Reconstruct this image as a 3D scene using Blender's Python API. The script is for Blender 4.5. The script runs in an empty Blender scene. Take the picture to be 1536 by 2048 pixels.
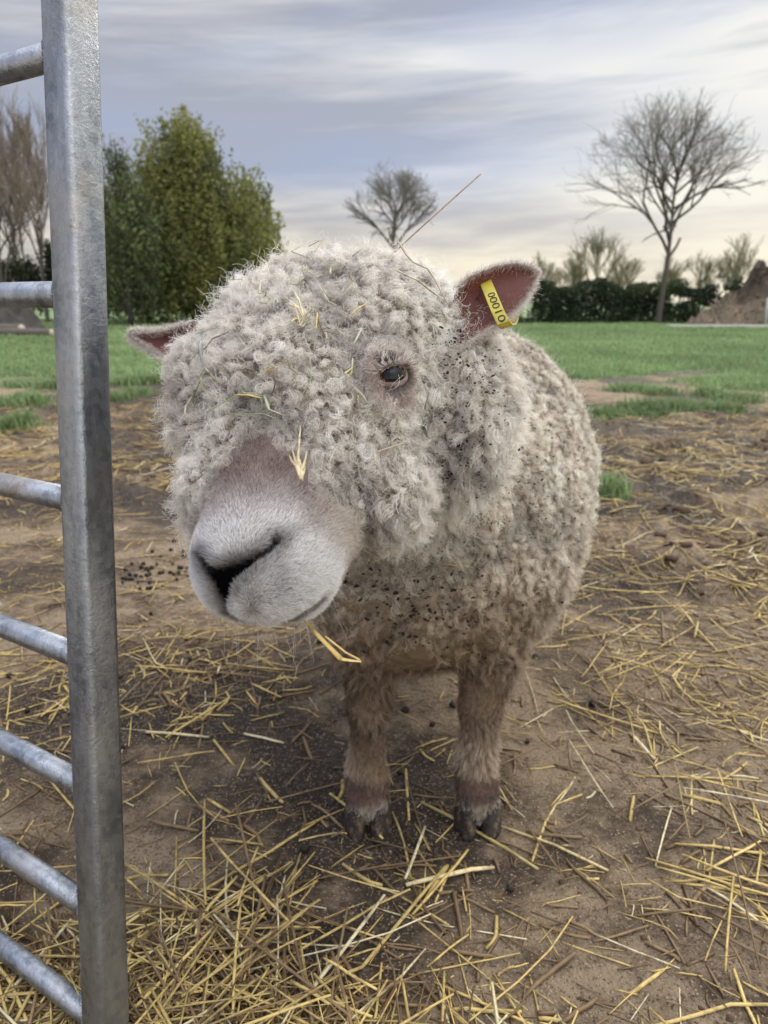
import bpy, math, random
import numpy as np
from mathutils import Vector, Matrix
from mathutils.bvhtree import BVHTree
from mathutils.kdtree import KDTree

random.seed(7)
rng = np.random.default_rng(11)
C = bpy.context.scene.collection
scene = bpy.context.scene
FUR = True
rad = math.radians

# ------------------------------------------------------------------ camera
CAM_H, PITCH, FPX = 0.75, rad(15.3), 1538.0
CP, SP = math.cos(PITCH), math.sin(PITCH)
CAM = np.array([0.0, 0.0, CAM_H])

def cam_to_world(x, y, d):
    """camera right, camera up, depth -> world"""
    return np.array([x, d * CP + y * SP, CAM_H + y * CP - d * SP])

def at(u, v, d):
    return cam_to_world((u - 768) / FPX * d, (1024 - v) / FPX * d, d)

def ray(u, v):
    w = cam_to_world((u - 768) / FPX, (1024 - v) / FPX, 1.0) - CAM
    return w / np.linalg.norm(w)

def on_ground(u, v, z=0.0):
    w = ray(u, v)
    t = (z - CAM_H) / w[2]
    return CAM + w * t

def project(p):
    """world points (N,3) -> photo pixels and depth"""
    q = np.atleast_2d(p) - CAM
    x = q[:, 0]
    d = q[:, 1] * CP - q[:, 2] * SP
    y = q[:, 1] * SP + q[:, 2] * CP
    dd = np.where(d > 1e-3, d, 1e-3)
    return 768 + x / dd * FPX, 1024 - y / dd * FPX, d

cam = bpy.data.cameras.new('camera')
cam_ob = bpy.data.objects.new('camera', cam)
C.objects.link(cam_ob)
cam_ob.location = (0, 0, CAM_H)
cam_ob.rotation_euler = (rad(90) - PITCH, 0, 0)
cam.sensor_fit = 'VERTICAL'
cam.sensor_height = 36
cam.sensor_width = 27
cam.lens = FPX / 2048 * 36
cam.clip_start, cam.clip_end = 0.02, 2000
cam.dof.use_dof = True
cam.dof.focus_distance = 0.62
cam.dof.aperture_fstop = cam.lens / 2.7
scene.camera = cam_ob

# ------------------------------------------------------------------ helpers
def tag(o, label=None, cat=None, group=None, kind=None):
    if label: o['label'] = label
    if cat: o['category'] = cat
    if group: o['group'] = group
    if kind: o['kind'] = kind
    return o

def empty(name, loc, label=None, cat=None, group=None):
    o = bpy.data.objects.new(name, None)
    C.objects.link(o)
    o.location = [float(a) for a in loc]
    o.empty_display_size = 0.1
    return tag(o, label, cat, group)

def np_mesh(name, V, polys, mats=(), smooth=True, mat_idx=None, attrs=None):
    """V (N,3); polys: list of (M,k) int arrays"""
    me = bpy.data.meshes.new(name)
    V = np.asarray(V, dtype=np.float32)
    polys = [np.asarray(p, dtype=np.int32) for p in polys if len(p)]
    me.vertices.add(len(V))
    me.vertices.foreach_set('co', V.ravel())
    nl = sum(p.size for p in polys)
    npol = sum(len(p) for p in polys)
    me.loops.add(nl)
    me.loops.foreach_set('vertex_index', np.concatenate([p.ravel() for p in polys]))
    me.polygons.add(npol)
    tot = np.concatenate([np.full(len(p), p.shape[1], np.int32) for p in polys])
    start = np.concatenate([[0], np.cumsum(tot)[:-1]]).astype(np.int32)
    me.polygons.foreach_set('loop_start', start)
    me.polygons.foreach_set('loop_total', tot)
    me.polygons.foreach_set('use_smooth', np.full(npol, smooth, dtype=bool))
    if mat_idx is not None:
        me.polygons.foreach_set('material_index', np.asarray(mat_idx, np.int32))
    for m in mats: me.materials.append(m)
    me.update(calc_edges=True)
    if attrs:
        for k, a in attrs.items():
            a = np.asarray(a, np.float32)
            if a.ndim == 1:
                at_ = me.attributes.new(k, 'FLOAT', 'POINT'); at_.data.foreach_set('value', a)
            else:
                if a.shape[1] == 3: a = np.c_[a, np.ones(len(a), np.float32)]
                at_ = me.attributes.new(k, 'FLOAT_COLOR', 'POINT'); at_.data.foreach_set('color', a.ravel().astype(np.float32))
    return me

def link(name, me, parent=None, loc=None):
    o = bpy.data.objects.new(name, me)
    C.objects.link(o)
    if loc is not None: o.location = [float(a) for a in loc]
    if parent is not None: o.parent = parent
    return o

class MB:
    """collects pieces into one mesh"""
    def __init__(s): s.V, s.P, s.n, s.A = [], {}, 0, []
    def add(s, V, F, a=None):
        V = np.asarray(V, float).reshape(-1, 3)
        F = np.asarray(F, int)
        s.V.append(V); s.P.setdefault(F.shape[1], []).append(F + s.n); s.n += len(V)
        if a is not None: s.A.append(np.broadcast_to(np.asarray(a, float), (len(V), len(np.atleast_1d(a)))))
    def tube(s, pts, r, sides=6, cap=True, a=None, flat=1.0):
        pts = np.asarray(pts, float); n = len(pts)
        r = np.broadcast_to(np.asarray(r, float), (n,))
        t = np.gradient(pts, axis=0)
        t /= np.linalg.norm(t, axis=1, keepdims=True) + 1e-12
        ref = np.array([0, 0, 1.0]) if abs(t[0, 2]) < 0.9 else np.array([1.0, 0, 0])
        u = np.cross(t, ref); u /= np.linalg.norm(u, axis=1, keepdims=True) + 1e-12
        w = np.cross(t, u)
        an = np.arange(sides) / sides * 2 * math.pi
        V = pts[:, None] + r[:, None, None] * (np.cos(an)[None, :, None] * u[:, None] + flat * np.sin(an)[None, :, None] * w[:, None])
        i = np.arange(n - 1)[:, None] * sides; j = np.arange(sides)[None]; k = (j + 1) % sides
        F = np.stack([i + j, i + k, i + sides + k, i + sides + j], -1).reshape(-1, 4)
        base = s.n
        s.add(V.reshape(-1, 3), F, a)
        if cap:
            s.P.setdefault(sides, []).append(np.array([list(range(base + sides - 1, base - 1, -1)), list(range(base + (n - 1) * sides, base + n * sides))]))
    def mesh(s, name, mats=(), smooth=True, origin=None, attr=None):
        V = np.concatenate(s.V)
        if origin is not None: V = V - np.asarray(origin)
        at_ = {attr: np.concatenate(s.A)} if attr and s.A else None
        return np_mesh(name, V, [np.concatenate(p) for p in s.P.values()], mats, smooth, attrs=at_)

def _h(ix, iy, iz, seed):
    x = (ix.astype(np.int64) * 374761393 + iy.astype(np.int64) * 668265263 + iz.astype(np.int64) * 1274126177 + seed * 974634777) & 0xffffffff
    x = ((x ^ (x >> 13)) * 1274126177) & 0xffffffff
    x = ((x ^ (x >> 16)) * 2246822519) & 0xffffffff
    return ((x ^ (x >> 13)) & 0xffffff) / float(0xffffff)

def vnoise(p, seed=0):
    p = np.asarray(p, float)
    if p.shape[1] == 2: p = np.c_[p, np.zeros(len(p))]
    i = np.floor(p).astype(np.int64); f = p - i
    f = f * f * f * (f * (f * 6 - 15) + 10)
    x, y, z = i.T
    out = 0
    for dx in (0, 1):
        wx = f[:, 0] if dx else 1 - f[:, 0]
        for dy in (0, 1):
            wy = f[:, 1] if dy else 1 - f[:, 1]
            for dz in (0, 1):
                wz = f[:, 2] if dz else 1 - f[:, 2]
                out = out + wx * wy * wz * _h(x + dx, y + dy, z + dz, seed)
    return out * 2 - 1

def fbm(p, oct=4, seed=0, gain=0.5):
    p = np.asarray(p, float); s = 0; a = 1; tot = 0
    for k in range(oct):
        s = s + a * vnoise(p * (2.03 ** k) + 17.3 * k, seed + k); tot += a; a *= gain
    return s / tot

def sstep(a, b, x):
    t = np.clip((x - a) / (b - a), 0, 1)
    return t * t * (3 - 2 * t)

def nrm(v):
    v = np.asarray(v, float)
    return v / (np.linalg.norm(v, axis=-1, keepdims=True) + 1e-12)

# ------------------------------------------------------------------ node helpers
class NT:
    def __init__(s, m):
        m.use_nodes = True
        s.t = m.node_tree; s.t.nodes.clear()
    def n(s, kind, **kw):
        nd = s.t.nodes.new(kind)
        for k, v in kw.items():
            if k.startswith('i_'):
                key = k[2:]
                key = int(key) if key.isdigit() else key.replace('__', ' ')
                s.set(nd.inputs[key], v)
            else: setattr(nd, k, v)
        return nd
    def set(s, sock, v):
        if isinstance(v, bpy.types.NodeSocket): s.t.links.new(v, sock)
        else: sock.default_value = v
    def math(s, op, a, b=None, c=None, clamp=False):
        nd = s.t.nodes.new('ShaderNodeMath'); nd.operation = op; nd.use_clamp = clamp
        for i, v in enumerate((a, b, c)):
            if v is not None: s.set(nd.inputs[i], v)
        return nd.outputs[0]
    def mix(s, fac, a, b, mode='MIX'):
        nd = s.t.nodes.new('ShaderNodeMix'); nd.data_type = 'RGBA'; nd.blend_type = mode
        s.set(nd.inputs[0], fac); s.set(nd.inputs[6], a); s.set(nd.inputs[7], b)
        return nd.outputs[2]
    def ramp(s, fac, stops):
        nd = s.t.nodes.new('ShaderNodeValToRGB'); s.set(nd.inputs[0], fac)
        e = nd.color_ramp.elements
        while len(e) < len(stops): e.new(0.5)
        for k, (p, c) in enumerate(stops):
            e[k].position = p; e[k].color = (*c, 1) if len(c) == 3 else c
        return nd.outputs[0]
    def mapr(s, v, a, b, c=0.0, d=1.0):
        nd = s.t.nodes.new('ShaderNodeMapRange'); nd.interpolation_type = 'SMOOTHSTEP'
        s.set(nd.inputs[0], v)
        for i, x in enumerate((a, b, c, d)): s.set(nd.inputs[i + 1], x)
        return nd.outputs[0]
    def noise(s, vec, scale, detail=4, rough=0.55, dist=0.0, dim='3D'):
        nd = s.t.nodes.new('ShaderNodeTexNoise'); nd.noise_dimensions = dim
        if vec is not None: s.set(nd.inputs['Vector'], vec)
        nd.inputs['Scale'].default_value = scale; nd.inputs['Detail'].default_value = detail
        nd.inputs['Roughness'].default_value = rough; nd.inputs['Distortion'].default_value = dist
        return nd.outputs[0]
    def bump(s, h, strength=0.5, dist=0.01):
        nd = s.t.nodes.new('ShaderNodeBump'); s.set(nd.inputs['Height'], h)
        nd.inputs['Strength'].default_value = strength; nd.inputs['Distance'].default_value = dist
        return nd.outputs[0]
    def out(s, shader, disp=None):
        o = s.t.nodes.new('ShaderNodeOutputMaterial'); s.t.links.new(shader, o.inputs['Surface'])
    def pbsdf(s, color, rough=0.7, metal=0.0, normal=None, spec=0.5, **kw):
        p = s.t.nodes.new('ShaderNodeBsdfPrincipled')
        s.set(p.inputs['Base Color'], color); s.set(p.inputs['Roughness'], rough); s.set(p.inputs['Metallic'], metal)
        p.inputs['Specular IOR Level'].default_value = spec
        if normal is not None: s.set(p.inputs['Normal'], normal)
        for k, v in kw.items(): s.set(p.inputs[k.replace('__', ' ')], v)
        return p.outputs[0]

def mat(name):
    m = bpy.data.materials.new(name)
    return m, NT(m)

def col4(c): return (c[0], c[1], c[2], 1.0)

def simple_mat(name, c, rough=0.8, var=0.25, scale=30, bump=0.3, spec=0.3):
    m, t = mat(name)
    g = t.n('ShaderNodeTexCoord').outputs['Object']
    f = t.noise(g, scale, 5)
    cc = t.mix(f, col4([a * (1 - var) for a in c]), col4([min(1, a * (1 + var)) for a in c]))
    t.out(t.pbsdf(cc, rough, normal=t.bump(f, bump, 0.01), spec=spec))
    return m

# ------------------------------------------------------------------ world, sun
SUN_AZ, SUN_EL = rad(38), rad(34)      # azimuth clockwise from the view direction (+Y)
def make_world():
    w = bpy.data.worlds.new('World'); scene.world = w
    t = NT(w)
    sky = t.n('ShaderNodeTexSky', sky_type='NISHITA', sun_disc=False)
    sky.sun_elevation = SUN_EL; sky.sun_rotation = SUN_AZ
    g = t.n('ShaderNodeTexCoord').outputs['Generated']
    d = t.n('ShaderNodeVectorMath', operation='NORMALIZE', i_0=g).outputs[0]
    s = t.n('ShaderNodeSeparateXYZ', i_0=d)
    x, y, z = s.outputs
    az = t.math('ARCTAN2', x, y)
    el = t.math('ARCSINE', z)
    # long cloud streaks that climb a little to the right and fan out with height
    el2 = t.math('SUBTRACT', el, t.math('MULTIPLY', az, t.math('MULTIPLY', el, 0.20)))
    v1 = t.n('ShaderNodeCombineXYZ', i_0=t.math('MULTIPLY', az, 1.25), i_1=t.math('MULTIPLY', el2, 12.5), i_2=3.7).outputs[0]
    n1 = t.noise(v1, 1.0, 8, 0.55, 0.3)
    v2 = t.n('ShaderNodeCombineXYZ', i_0=t.math('MULTIPLY', az, 4.2), i_1=t.math('MULTIPLY', el2, 34.0), i_2=1.2).outputs[0]
    n2 = t.noise(v2, 1.0, 7, 0.55, 0.4)
    v3 = t.n('ShaderNodeCombineXYZ', i_0=t.math('MULTIPLY', az, 1.3), i_1=t.math('MULTIPLY', el2, 6.0), i_2=9.4).outputs[0]
    n3 = t.noise(v3, 1.0, 3, 0.5, 0.2)
    m = t.math('ADD', t.math('MULTIPLY', n1, 0.72), t.math('MULTIPLY', n2, 0.28))
    white = t.math('ADD', t.math('MULTIPLY', az, 0.22), m)
    cl = t.ramp(white, [(0.40, (0.42, 0.435, 0.50)), (0.46, (0.53, 0.54, 0.59)), (0.52, (0.68, 0.685, 0.70)), (0.60, (0.93, 0.92, 0.88))])
    blue = t.math('MULTIPLY', t.mapr(n3, 0.50, 0.70), t.mapr(el, 0.06, 0.14))
    cl = t.mix(t.math('MULTIPLY', blue, 0.55), cl, (0.38, 0.47, 0.70, 1))
    warm = t.math('MULTIPLY', t.mapr(el, 0.17, 0.0), 0.9)
    cl = t.mix(warm, cl, t.mix(t.mapr(m, .40, .58), (0.52, 0.47, 0.46, 1), (0.98, 0.87, 0.66, 1)))
    glow = t.math('MULTIPLY', t.mapr(az, -0.1, 0.6), t.mapr(el, 0.34, 0.02))
    cl = t.mix(t.math('MULTIPLY', glow, 0.45), cl, (1.05, 0.98, 0.80, 1))
    zen = t.math('ADD', 1.0, t.math('MULTIPLY', t.mapr(el, 0.40, 0.95), 2.8))
    zen = t.math('ADD', zen, t.math('MULTIPLY', t.mapr(y, 0.1, -0.7), 0.95))
    cl = t.mix(1.0, cl, t.n('ShaderNodeCombineXYZ', i_0=zen, i_1=zen, i_2=zen).outputs[0], 'MULTIPLY')
    cl10 = t.mix(1.0, cl, (10, 10, 10, 1), 'MULTIPLY')
    colr = t.mix(0.94, sky.outputs[0], cl10)
    bg = t.n('ShaderNodeBackground', i_Color=colr, i_Strength=0.1)
    o = t.n('ShaderNodeOutputWorld'); t.t.links.new(bg.outputs[0], o.inputs[0])

    su = bpy.data.lights.new('sun', 'SUN'); su.energy = 1.5; su.angle = rad(28); su.color = (1.0, 0.93, 0.82)
    so = bpy.data.objects.new('sun', su); C.objects.link(so)
    dirv = Vector((math.sin(SUN_AZ) * math.cos(SUN_EL), math.cos(SUN_AZ) * math.cos(SUN_EL), math.sin(SUN_EL)))
    so.rotation_euler = dirv.to_track_quat('Z', 'Y').to_euler()
    so.location = (6, 6, 8)
make_world()
scene.view_settings.view_transform = 'Standard'
scene.view_settings.look = 'None'
scene.view_settings.exposure = 0
scene.render.engine = 'CYCLES'
cy = scene.cycles
cy.use_denoising = True
try: cy.denoiser = 'OPENIMAGEDENOISE'
except Exception: pass
cy.max_bounces = 7; cy.diffuse_bounces = 4; cy.transmission_bounces = 3; cy.glossy_bounces = 3; cy.transparent_max_bounces = 6
cy.sample_clamp_indirect = 6
try: scene.cycles_curves.shape = 'RIBBONS'
except Exception: pass
# ------------------------------------------------------------------ ground
CLUMPS = [(45, 812, .30), (20, 858, .24), (270, 790, .22), (264, 768, .30), (235, 800, .15), (110, 775, .3), (1200, 832, .3), (1290, 826, .36), (1375, 822, .34), (1440, 828, .25),
          (1500, 770, .9), (1535, 745, .9), (1260, 782, .3), (1215, 992, .13), (1190, 1000, .08), (1325, 790, .2), (1420, 790, .2), (1470, 800, .3), (310, 765, .25), (60, 770, .4)]
CL_XY = [(on_ground(u, v)[:2], r) for u, v, r in CLUMPS]
PATH_A, PATH_B = on_ground(1120, 775)[:2], on_ground(1530, 738)[:2]

def seg_dist(p, a, b):
    ab = b - a; t = np.clip(((p - a) @ ab) / (ab @ ab), 0, 1)
    return np.linalg.norm(p - (a + t[:, None] * ab), axis=1)

def grass_mask(p):
    x, y = p[:, 0], p[:, 1]
    n = fbm(p * 0.9, 3, 5); n2 = fbm(p * 4.0, 3, 15)
    edge = 7.6 + 0.9 * n + 0.4 * n2 + np.clip(-x, -3, 3) * 0.03
    g = sstep(-0.35, 0.35, y - edge + n2 * 1.1)
    path = sstep(0.55, 0.2, seg_dist(p, PATH_A, PATH_B) + 0.25 * n2)
    g = g * (1 - path)
    for c, r in CL_XY:
        d = np.linalg.norm((p - c) * np.array([1, 0.75]), axis=1) / (r * 0.62)
        g = np.maximum(g, sstep(1.15, 0.5, d + 0.35 * n2))
    return g

def clod_mask(p):
    x, y = p[:, 0], p[:, 1]
    a = sstep(0.35, 0.7, x - 0.02 * y) * sstep(1.45, 2.3, y) * sstep(6.3, 5.0, y)
    b = sstep(-0.4, -0.8, x) * sstep(2.6, 3.1, y) * sstep(6.6, 5.5, y)
    return np.clip(a + b * 0.8, 0, 1)

def gz(p):
    p = np.atleast_2d(p)[:, :2]
    y = p[:, 1]
    h = 0.012 * fbm(p * 2.2, 3, 21) + 0.006 * fbm(p * 11, 3, 31) + 0.0028 * fbm(p * 38, 3, 41) * sstep(9, 4, y)
    h = h + 0.0016 * np.maximum(fbm(p * 95, 2, 43), 0) * sstep(3.5, 2, y)
    c = clod_mask(p)
    h = h + c * (0.050 * np.maximum(fbm(p * 5.5, 4, 51), -0.12) + 0.034 * fbm(p * 16, 3, 52))
    # a little trampled crumble near the gate
    h = h + 0.006 * np.maximum(fbm(p * 16, 3, 61), 0) * sstep(0.1, 0.5, fbm(p * 3.1, 2, 62) + .2)
    h = h + sstep(8, 20, y) * 0.05 * fbm(p * 0.25, 2, 71)
    return h

def make_ground():
    ys = [-2.5]
    while ys[-1] < 700:
        y = ys[-1]
        ys.append(y + (0.03 if y < 0.3 else 0.0052 * (1 + y * 1.5)))
    ys = np.array(ys)
    t = np.linspace(-1, 1, 620); s = np.sign(t) * (0.45 * np.abs(t) + 0.55 * np.abs(t) ** 2.2) * 2.6
    Y, S = np.meshgrid(ys, s, indexing='ij')
    X = S * (np.maximum(Y, 0.2) * 0.75 + 0.9)
    P = np.c_[X.ravel(), Y.ravel()]
    Z = gz(P)
    g = grass_mask(P)
    dark = np.clip(0.5 + 1.25 * fbm(P * 2.1, 4, 81) + 0.25 * fbm(P * 9, 2, 82), 0, 1)
    dark = np.clip(dark + clod_mask(P) * (0.45 + 0.9 * fbm(P * 3, 3, 83)) - 0.3 * sstep(1.3, 1.7, P[:, 1]) * sstep(3.4, 2.4, P[:, 1]) * sstep(0.1, -0.1, P[:, 0]), 0, 1)
    foot = sstep(0.55, 0.15, np.linalg.norm((P - np.array([0.10, 0.92])) * np.array([.8, 1]), axis=1)); dark = np.clip(dark + 0.05 * foot + 0.17 * sstep(1.35, 0.95, P[:, 1]) * sstep(-0.45, -0.1, P[:, 0]), 0, 1)
    n, m = len(ys), len(s)
    i = np.arange(n - 1)[:, None] * m; j = np.arange(m - 1)[None]
    F = np.stack([i + j, i + j + 1, i + m + j + 1, i + m + j], -1).reshape(-1, 4)
    mt, q = mat('mud_and_grass')
    pos = q.n('ShaderNodeNewGeometry').outputs['Position']
    ag = q.n('ShaderNodeAttribute', attribute_name='grass').outputs['Fac']
    ad = q.n('ShaderNodeAttribute', attribute_name='dark').outputs['Fac']
    f1 = q.noise(pos, 14, 8, 0.65); f2 = q.noise(pos, 70, 6, 0.7); f3 = q.noise(pos, 260, 3, 0.6); f4 = q.noise(pos, 3.2, 5, 0.6)
    dd = q.math('ADD', q.math('ADD', q.math('MULTIPLY', ad, 0.95), q.math('MULTIPLY', f1, 1.5)), -0.74)
    mud = q.ramp(dd, [(0.16, (0.31, 0.236, 0.158)), (0.42, (0.155, 0.113, 0.074)), (0.60, (0.062, 0.043, 0.028)), (0.86, (0.027, 0.019, 0.013))])
    mud = q.mix(q.math('MULTIPLY', q.mapr(f2, 0.50, 0.72), 0.8), mud, q.mix(0.55, mud, (0.35, 0.268, 0.18, 1)))
    mud = q.mix(q.math('MULTIPLY', q.mapr(f2, 0.47, 0.30), 0.85), mud, (0.055, 0.036, 0.024, 1))
    vor = q.n('ShaderNodeTexVoronoi', i_Vector=pos, i_Scale=85.0)
    mud = q.mix(q.mapr(f3, 0.58, 0.72), mud, (0.40, 0.32, 0.25, 1)); mud = q.mix(q.mapr(f3, 0.42, 0.30), mud, (0.05, 0.035, 0.025, 1))
    st = q.math('MULTIPLY', q.mapr(vor.outputs['Distance'], 0.20, 0.12), q.mapr(q.n('ShaderNodeSeparateColor', i_0=vor.outputs['Color']).outputs[0], 0.62, 0.70))
    mud = q.mix(st, mud, (0.38, 0.31, 0.24, 1))
    v2 = q.n('ShaderNodeTexVoronoi', i_Vector=pos, i_Scale=210.0)
    s2 = q.math('MULTIPLY', q.mapr(v2.outputs['Distance'], 0.34, 0.22), q.mapr(q.n('ShaderNodeSeparateColor', i_0=v2.outputs['Color']).outputs[1], 0.66, 0.72))
    mud = q.mix(s2, mud, (0.36, 0.275, 0.19, 1))
    s3 = q.math('MULTIPLY', q.mapr(v2.outputs['Distance'], 0.45, 0.25), q.mapr(q.n('ShaderNodeSeparateColor', i_0=v2.outputs['Color']).outputs[2], 0.60, 0.66))
    mud = q.mix(q.math('MULTIPLY', s3, q.mapr(f4, .40, .62, 0, .8)), mud, (0.035, 0.025, 0.018, 1))
    gr = q.mix(q.mapr(q.noise(pos, 1.1, 5, .6), .35, .65), (0.12, 0.185, 0.08, 1), (0.19, 0.265, 0.12, 1))
    gr = q.mix(q.mapr(f4, .5, .75), gr, (0.13, 0.16, 0.07, 1))
    colr = q.mix(ag, mud, gr)
    hgt = q.math('ADD', q.math('MULTIPLY', f1, 0.6), q.math('ADD', q.math('MULTIPLY', f2, 0.5), q.math('MULTIPLY', f3, 0.18)))
    hgt = q.math('ADD', hgt, q.math('MULTIPLY', st, 0.3))
    rgh = q.mapr(dd, 0.2, 0.9, 0.92, 0.62)
    q.out(q.pbsdf(colr, rgh, normal=q.bump(hgt, 1.0, 0.032), spec=0.25))
    me = np_mesh('ground', np.c_[P, Z], [F], [mt], attrs={'grass': g, 'dark': dark})
    o = link('ground', me); tag(o, kind='structure')
make_ground()

# ------------------------------------------------------------------ grass blades (uncountable)
def make_grass():
    N = 330000
    v = rng.uniform(0, 1, N)
    y = 3.0 * (34 / 3.0) ** v
    x = rng.uniform(-1, 1, N) * (0.62 * y + 0.6)
    P = np.c_[x, y]
    g = grass_mask(P)
    keep = (g > rng.uniform(0.25, 1.0, N))
    near = [c + rng.normal(0, r * 0.30, (int(750 * r / .3), 2)) for c, r in CL_XY]
    P = np.concatenate([P[keep]] + near); N = len(P)
    z = gz(P)
    far = P[:, 1]
    L = rng.uniform(0.035, 0.085, N) * (1 + 0.5 * fbm(P * 1.5, 2, 91))
    L[keep.sum():] *= rng.uniform(0.7, 1.3, N - keep.sum())
    wd = 0.0022 + 0.00055 * far
    a = rng.uniform(0, 2 * math.pi, N); lean = rng.uniform(0.1, 0.8, N)
    d = np.c_[np.cos(a) * lean, np.sin(a) * lean, np.ones(N)]
    sd = np.c_[-np.sin(a), np.cos(a), np.zeros(N)]
    b = np.c_[P, z - 0.004]
    mid = b + d * np.array([.6, .6, 1]) * (L * .55)[:, None]
    tip = b + d * np.array([1.3, 1.3, .92]) * L[:, None]
    V = np.stack([b - sd * wd[:, None], b + sd * wd[:, None], mid + sd * wd[:, None] * .8, mid - sd * wd[:, None] * .8, tip], 1).reshape(-1, 3)
    k = np.arange(N)[:, None] * 5
    Q = k + np.array([[0, 1, 2, 3]]); T = k + np.array([[3, 2, 4]])
    base = np.array([0.20, 0.28, 0.125]) * (0.75 + 0.5 * rng.uniform(0, 1, (N, 1))) 
    base = base * (1 + 0.35 * fbm(P * 0.7, 2, 95))[:, None]
    dry = rng.uniform(0, 1, N) < 0.05
    base[dry] = (0.26, 0.23, 0.11)
    colr = np.repeat(base, 5, 0)
    mt, q = mat('grass_blades')
    ac = q.n('ShaderNodeAttribute', attribute_name='col').outputs['Color']
    p1 = q.pbsdf(ac, 0.6, spec=0.25)
    tr = q.n('ShaderNodeBsdfTranslucent', i_Color=ac).outputs[0]
    q.out(q.n('ShaderNodeMixShader', i_0=0.35, i_1=p1, i_2=tr).outputs[0])
    o = link('grass', np_mesh('grass', V, [Q, T], [mt], attrs={'col': colr}))
    tag(o, 'short green pasture grass and tufts beyond the mud', 'grass', kind='stuff')
make_grass()

# ------------------------------------------------------------------ straw on the ground
m_straw, q = mat('straw')
ac = q.n('ShaderNodeAttribute', attribute_name='col').outputs['Color']
g_ = q.n('ShaderNodeNewGeometry').outputs['Position']
sn = q.noise(g_, 160, 4, .6)
cc = q.mix(q.mapr(sn, .45, .75), ac, q.mix(0.6, ac, (0.10, 0.055, 0.025, 1)))
cc = q.mix(q.math('MULTIPLY', q.mapr(q.noise(g_, 26, 3, .6), .50, .66), .7), cc, q.mix(0.7, cc, (0.085, 0.055, 0.032, 1)))
p1 = q.pbsdf(cc, 0.5, spec=0.35)
q.out(q.n('ShaderNodeMixShader', i_0=0.12, i_1=p1, i_2=q.n('ShaderNodeBsdfTranslucent', i_Color=cc).outputs[0]).outputs[0])

def straw_color(n, dull):
    c = np.array([0.58, 0.435, 0.165]) * (0.75 + 0.45 * rng.uniform(0, 1, (n, 1)))
    pale = rng.uniform(0, 1, n) < 0.13; c[pale] = np.array([0.70, 0.62, 0.40])
    br = rng.uniform(0, 1, n) < dull; c[br] = np.array([0.19, 0.125, 0.065]) * (0.6 + 0.8 * rng.uniform(0, 1, (br.sum(), 1)))
    return c

def straw_batch(P, L, R, up, dull, kink=0.3):
    """returns list of (pts(5,3), radius, colour)"""
    n = len(P)
    a = rng.uniform(0, math.pi, n)
    cl = straw_color(n, dull)
    res = []
    tl = np.linspace(-0.5, 0.5, 5)
    d = np.c_[np.cos(a), np.sin(a)]
    nn = np.c_[-np.sin(a), np.cos(a)]
    bend = rng.normal(0, 0.035, n)
    kk = np.where(rng.uniform(0, 1, n) < kink, rng.normal(0, 0.45, n), 0)
    kpos = rng.uniform(-0.3, 0.3, n)
    tilt = rng.normal(0, 0.045, n)
    XY = P[:, None, :] + d[:, None, :] * (tl[None, :, None] * L[:, None, None])
    off = bend[:, None] * (0.25 - tl[None] ** 2) + kk[:, None] * np.maximum(tl[None] - kpos[:, None], 0)
    XY = XY + nn[:, None, :] * (off * L[:, None])[:, :, None]
    zg = gz(XY.reshape(-1, 2)).reshape(n, 5)
    flatz = zg.mean(1, keepdims=True) * .55 + zg * .45
    Z = np.maximum(flatz + (up + tilt * L * 0.5)[:, None] + tilt[:, None] * tl[None] * L[:, None], zg - 0.0006) + R[:, None] * 0.75
    pts = np.concatenate([XY, Z[:, :, None]], 2)
    return [(pts[i], R[i], cl[i]) for i in range(n)]

def straw_mesh(items, name, origin=None, sides=5):
    mb = MB()
    for p, r, c in items:
        mb.tube(p, np.array([.85, 1, 1, 1, .8]) * r, sides, True, c, flat=0.75)
    return mb.mesh(name, [m_straw], origin=origin, attr='col')

def scatter(n, fn, ymin, ymax, pw=1.0):
    y = ymin * (ymax / ymin) ** (rng.uniform(0, 1, n) ** pw)
    x = rng.uniform(-1, 1, n) * (0.56 * y + 0.25)
    P = np.c_[x, y]
    return P[fn(P) > rng.uniform(0, 1, n)]

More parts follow.
